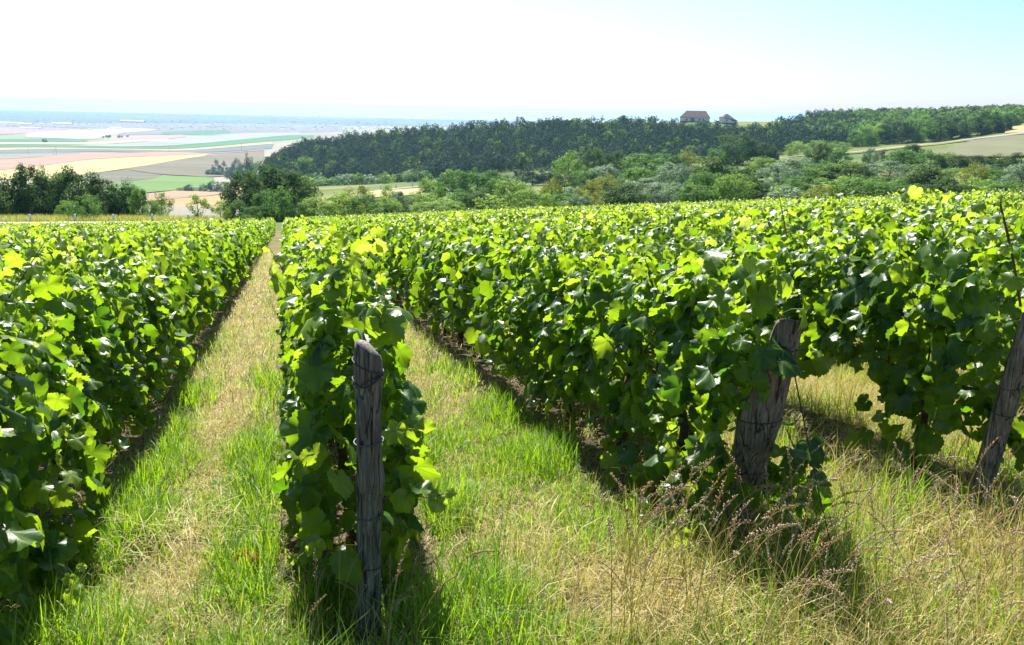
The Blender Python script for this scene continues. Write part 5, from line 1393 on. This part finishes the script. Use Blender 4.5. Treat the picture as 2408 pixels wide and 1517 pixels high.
for _ in range(420):
    x = rtn.uniform(-250, 1700); y = rtn.uniform(284, 305) + max(0, (x - 300)) * 0.006
    p, W, H = shape_on_plain(x, y, rtn.uniform(2, 9) * (1 if rtn.random() < .85 else 2), rtn.uniform(0.8, 2.0))
    V, Fc = box(p[0] - W / 2, p[0] + W / 2, p[1], p[1] + W * .5, PLAIN - 1, PLAIN + H); aw.add(V, Fc)
o = aw.mesh('distant_town', M['far_white'], None, False); tag(o, 'pale scatter of far-off buildings across the hazy plain', 'town', kind='stuff')
for _ in range(3200):
    x = rtn.uniform(-300, 1800); y = 262 + 43 * rtn.random() ** 0.8 + max(0, (x - 100)) * 0.008 
    p, W, H = shape_on_plain(x, y, rtn.uniform(4, 14), rtn.uniform(0.25, 0.6))
    n = 7; th = np.arange(n) * 2 * np.pi / n + rtn.uniform(0, 1)
    c = np.stack([np.cos(th) * W / 2 * rtn.uniform(.7, 1.2, n), np.sin(th) * W / 2 * rtn.uniform(.7, 1.2, n)], -1)
    V = np.concatenate([np.column_stack([c + p[:2], np.full(n, PLAIN - 1)]), np.column_stack([c * .8 + p[:2], PLAIN + H * rtn.uniform(.5, 1, n)]), [[p[0], p[1], PLAIN + H]]])
    Fc = [(j_, (j_ + 1) % n, n + (j_ + 1) % n) for j_ in range(n)] + [(j_, n + (j_ + 1) % n, n + j_) for j_ in range(n)] + [(n + j_, n + (j_ + 1) % n, 2 * n) for j_ in range(n)]
    at_.add(V, np.array(Fc), rtn.random())
o = at_.mesh('distant_trees', M['pine'], None, True); tag(o, 'blue hazy belt of far-off trees and hedges around the town', 'trees', kind='stuff')

# ------------------------------------------------------------------ small things on the ground
M['dead_leaf'] = leafy('dead leaf', [(0, (0.30, 0.10, 0.02)), (1, (0.45, 0.17, 0.03))], [(0, (0.4, 0.12, 0.01)), (1, (0.5, 0.2, 0.02))], 0.35, 0.6, 0.3)
for x, y, lab in [(572, 1345, 'curled orange-brown dead leaf lying in the left grass path'), (597, 1352, 'dark brown dead leaf beside the orange one in the left path')]:
    g = ground_hit(x, y)
    r = np.random.default_rng(int(x))
    V, Fc, t_, uv = leaves(0, np.array([[0, 0, .06]]), np.array([[.5, -.6, .5]]), np.array([[.3, .2, .8]]), np.array([.10]), np.array([0.6 if x < 580 else 0.0]), r)
    V = V + np.array([0, 0, .0]); V[:, 0] += 0.12 * (V[:, 2] - .06)
    o = build('fallen_leaf', V, Fc, M['dead_leaf'], None, {'tint': t_}, uv); o.location = tuple(g); tag(o, lab, 'leaf')

# ------------------------------------------------------------------ haze
def haze():
    V, Fc = box(-14000, 14000, -300, 24000, -90, 16)
    m = bpy.data.materials.new('haze'); m.use_nodes = True
    t = m.node_tree; t.nodes.remove(t.nodes['Principled BSDF'])
    v = nd(t, 'ShaderNodeVolumePrincipled')
    v.inputs['Color'].default_value = (0.39, 0.71, 1.0, 1)
    v.inputs['Density'].default_value = 0.000066
    v.inputs['Anisotropy'].default_value = 0.45
    v.inputs['Density Attribute'].default_value = ''
    v.inputs['Color Attribute'].default_value = ''
    v.inputs['Temperature Attribute'].default_value = ''
    t.links.new(v.outputs[0], t.nodes['Material Output'].inputs['Volume'])
    o = build('haze', V, Fc, m, smooth=False)
    tag(o, kind='stuff', label='pale blue haze lying over the whole plain and hills', cat='haze')
import os
if not os.environ.get('NOHAZE'): haze()
print('TRIS', sum(len(o.data.polygons) for o in S.objects if o.type == 'MESH'))
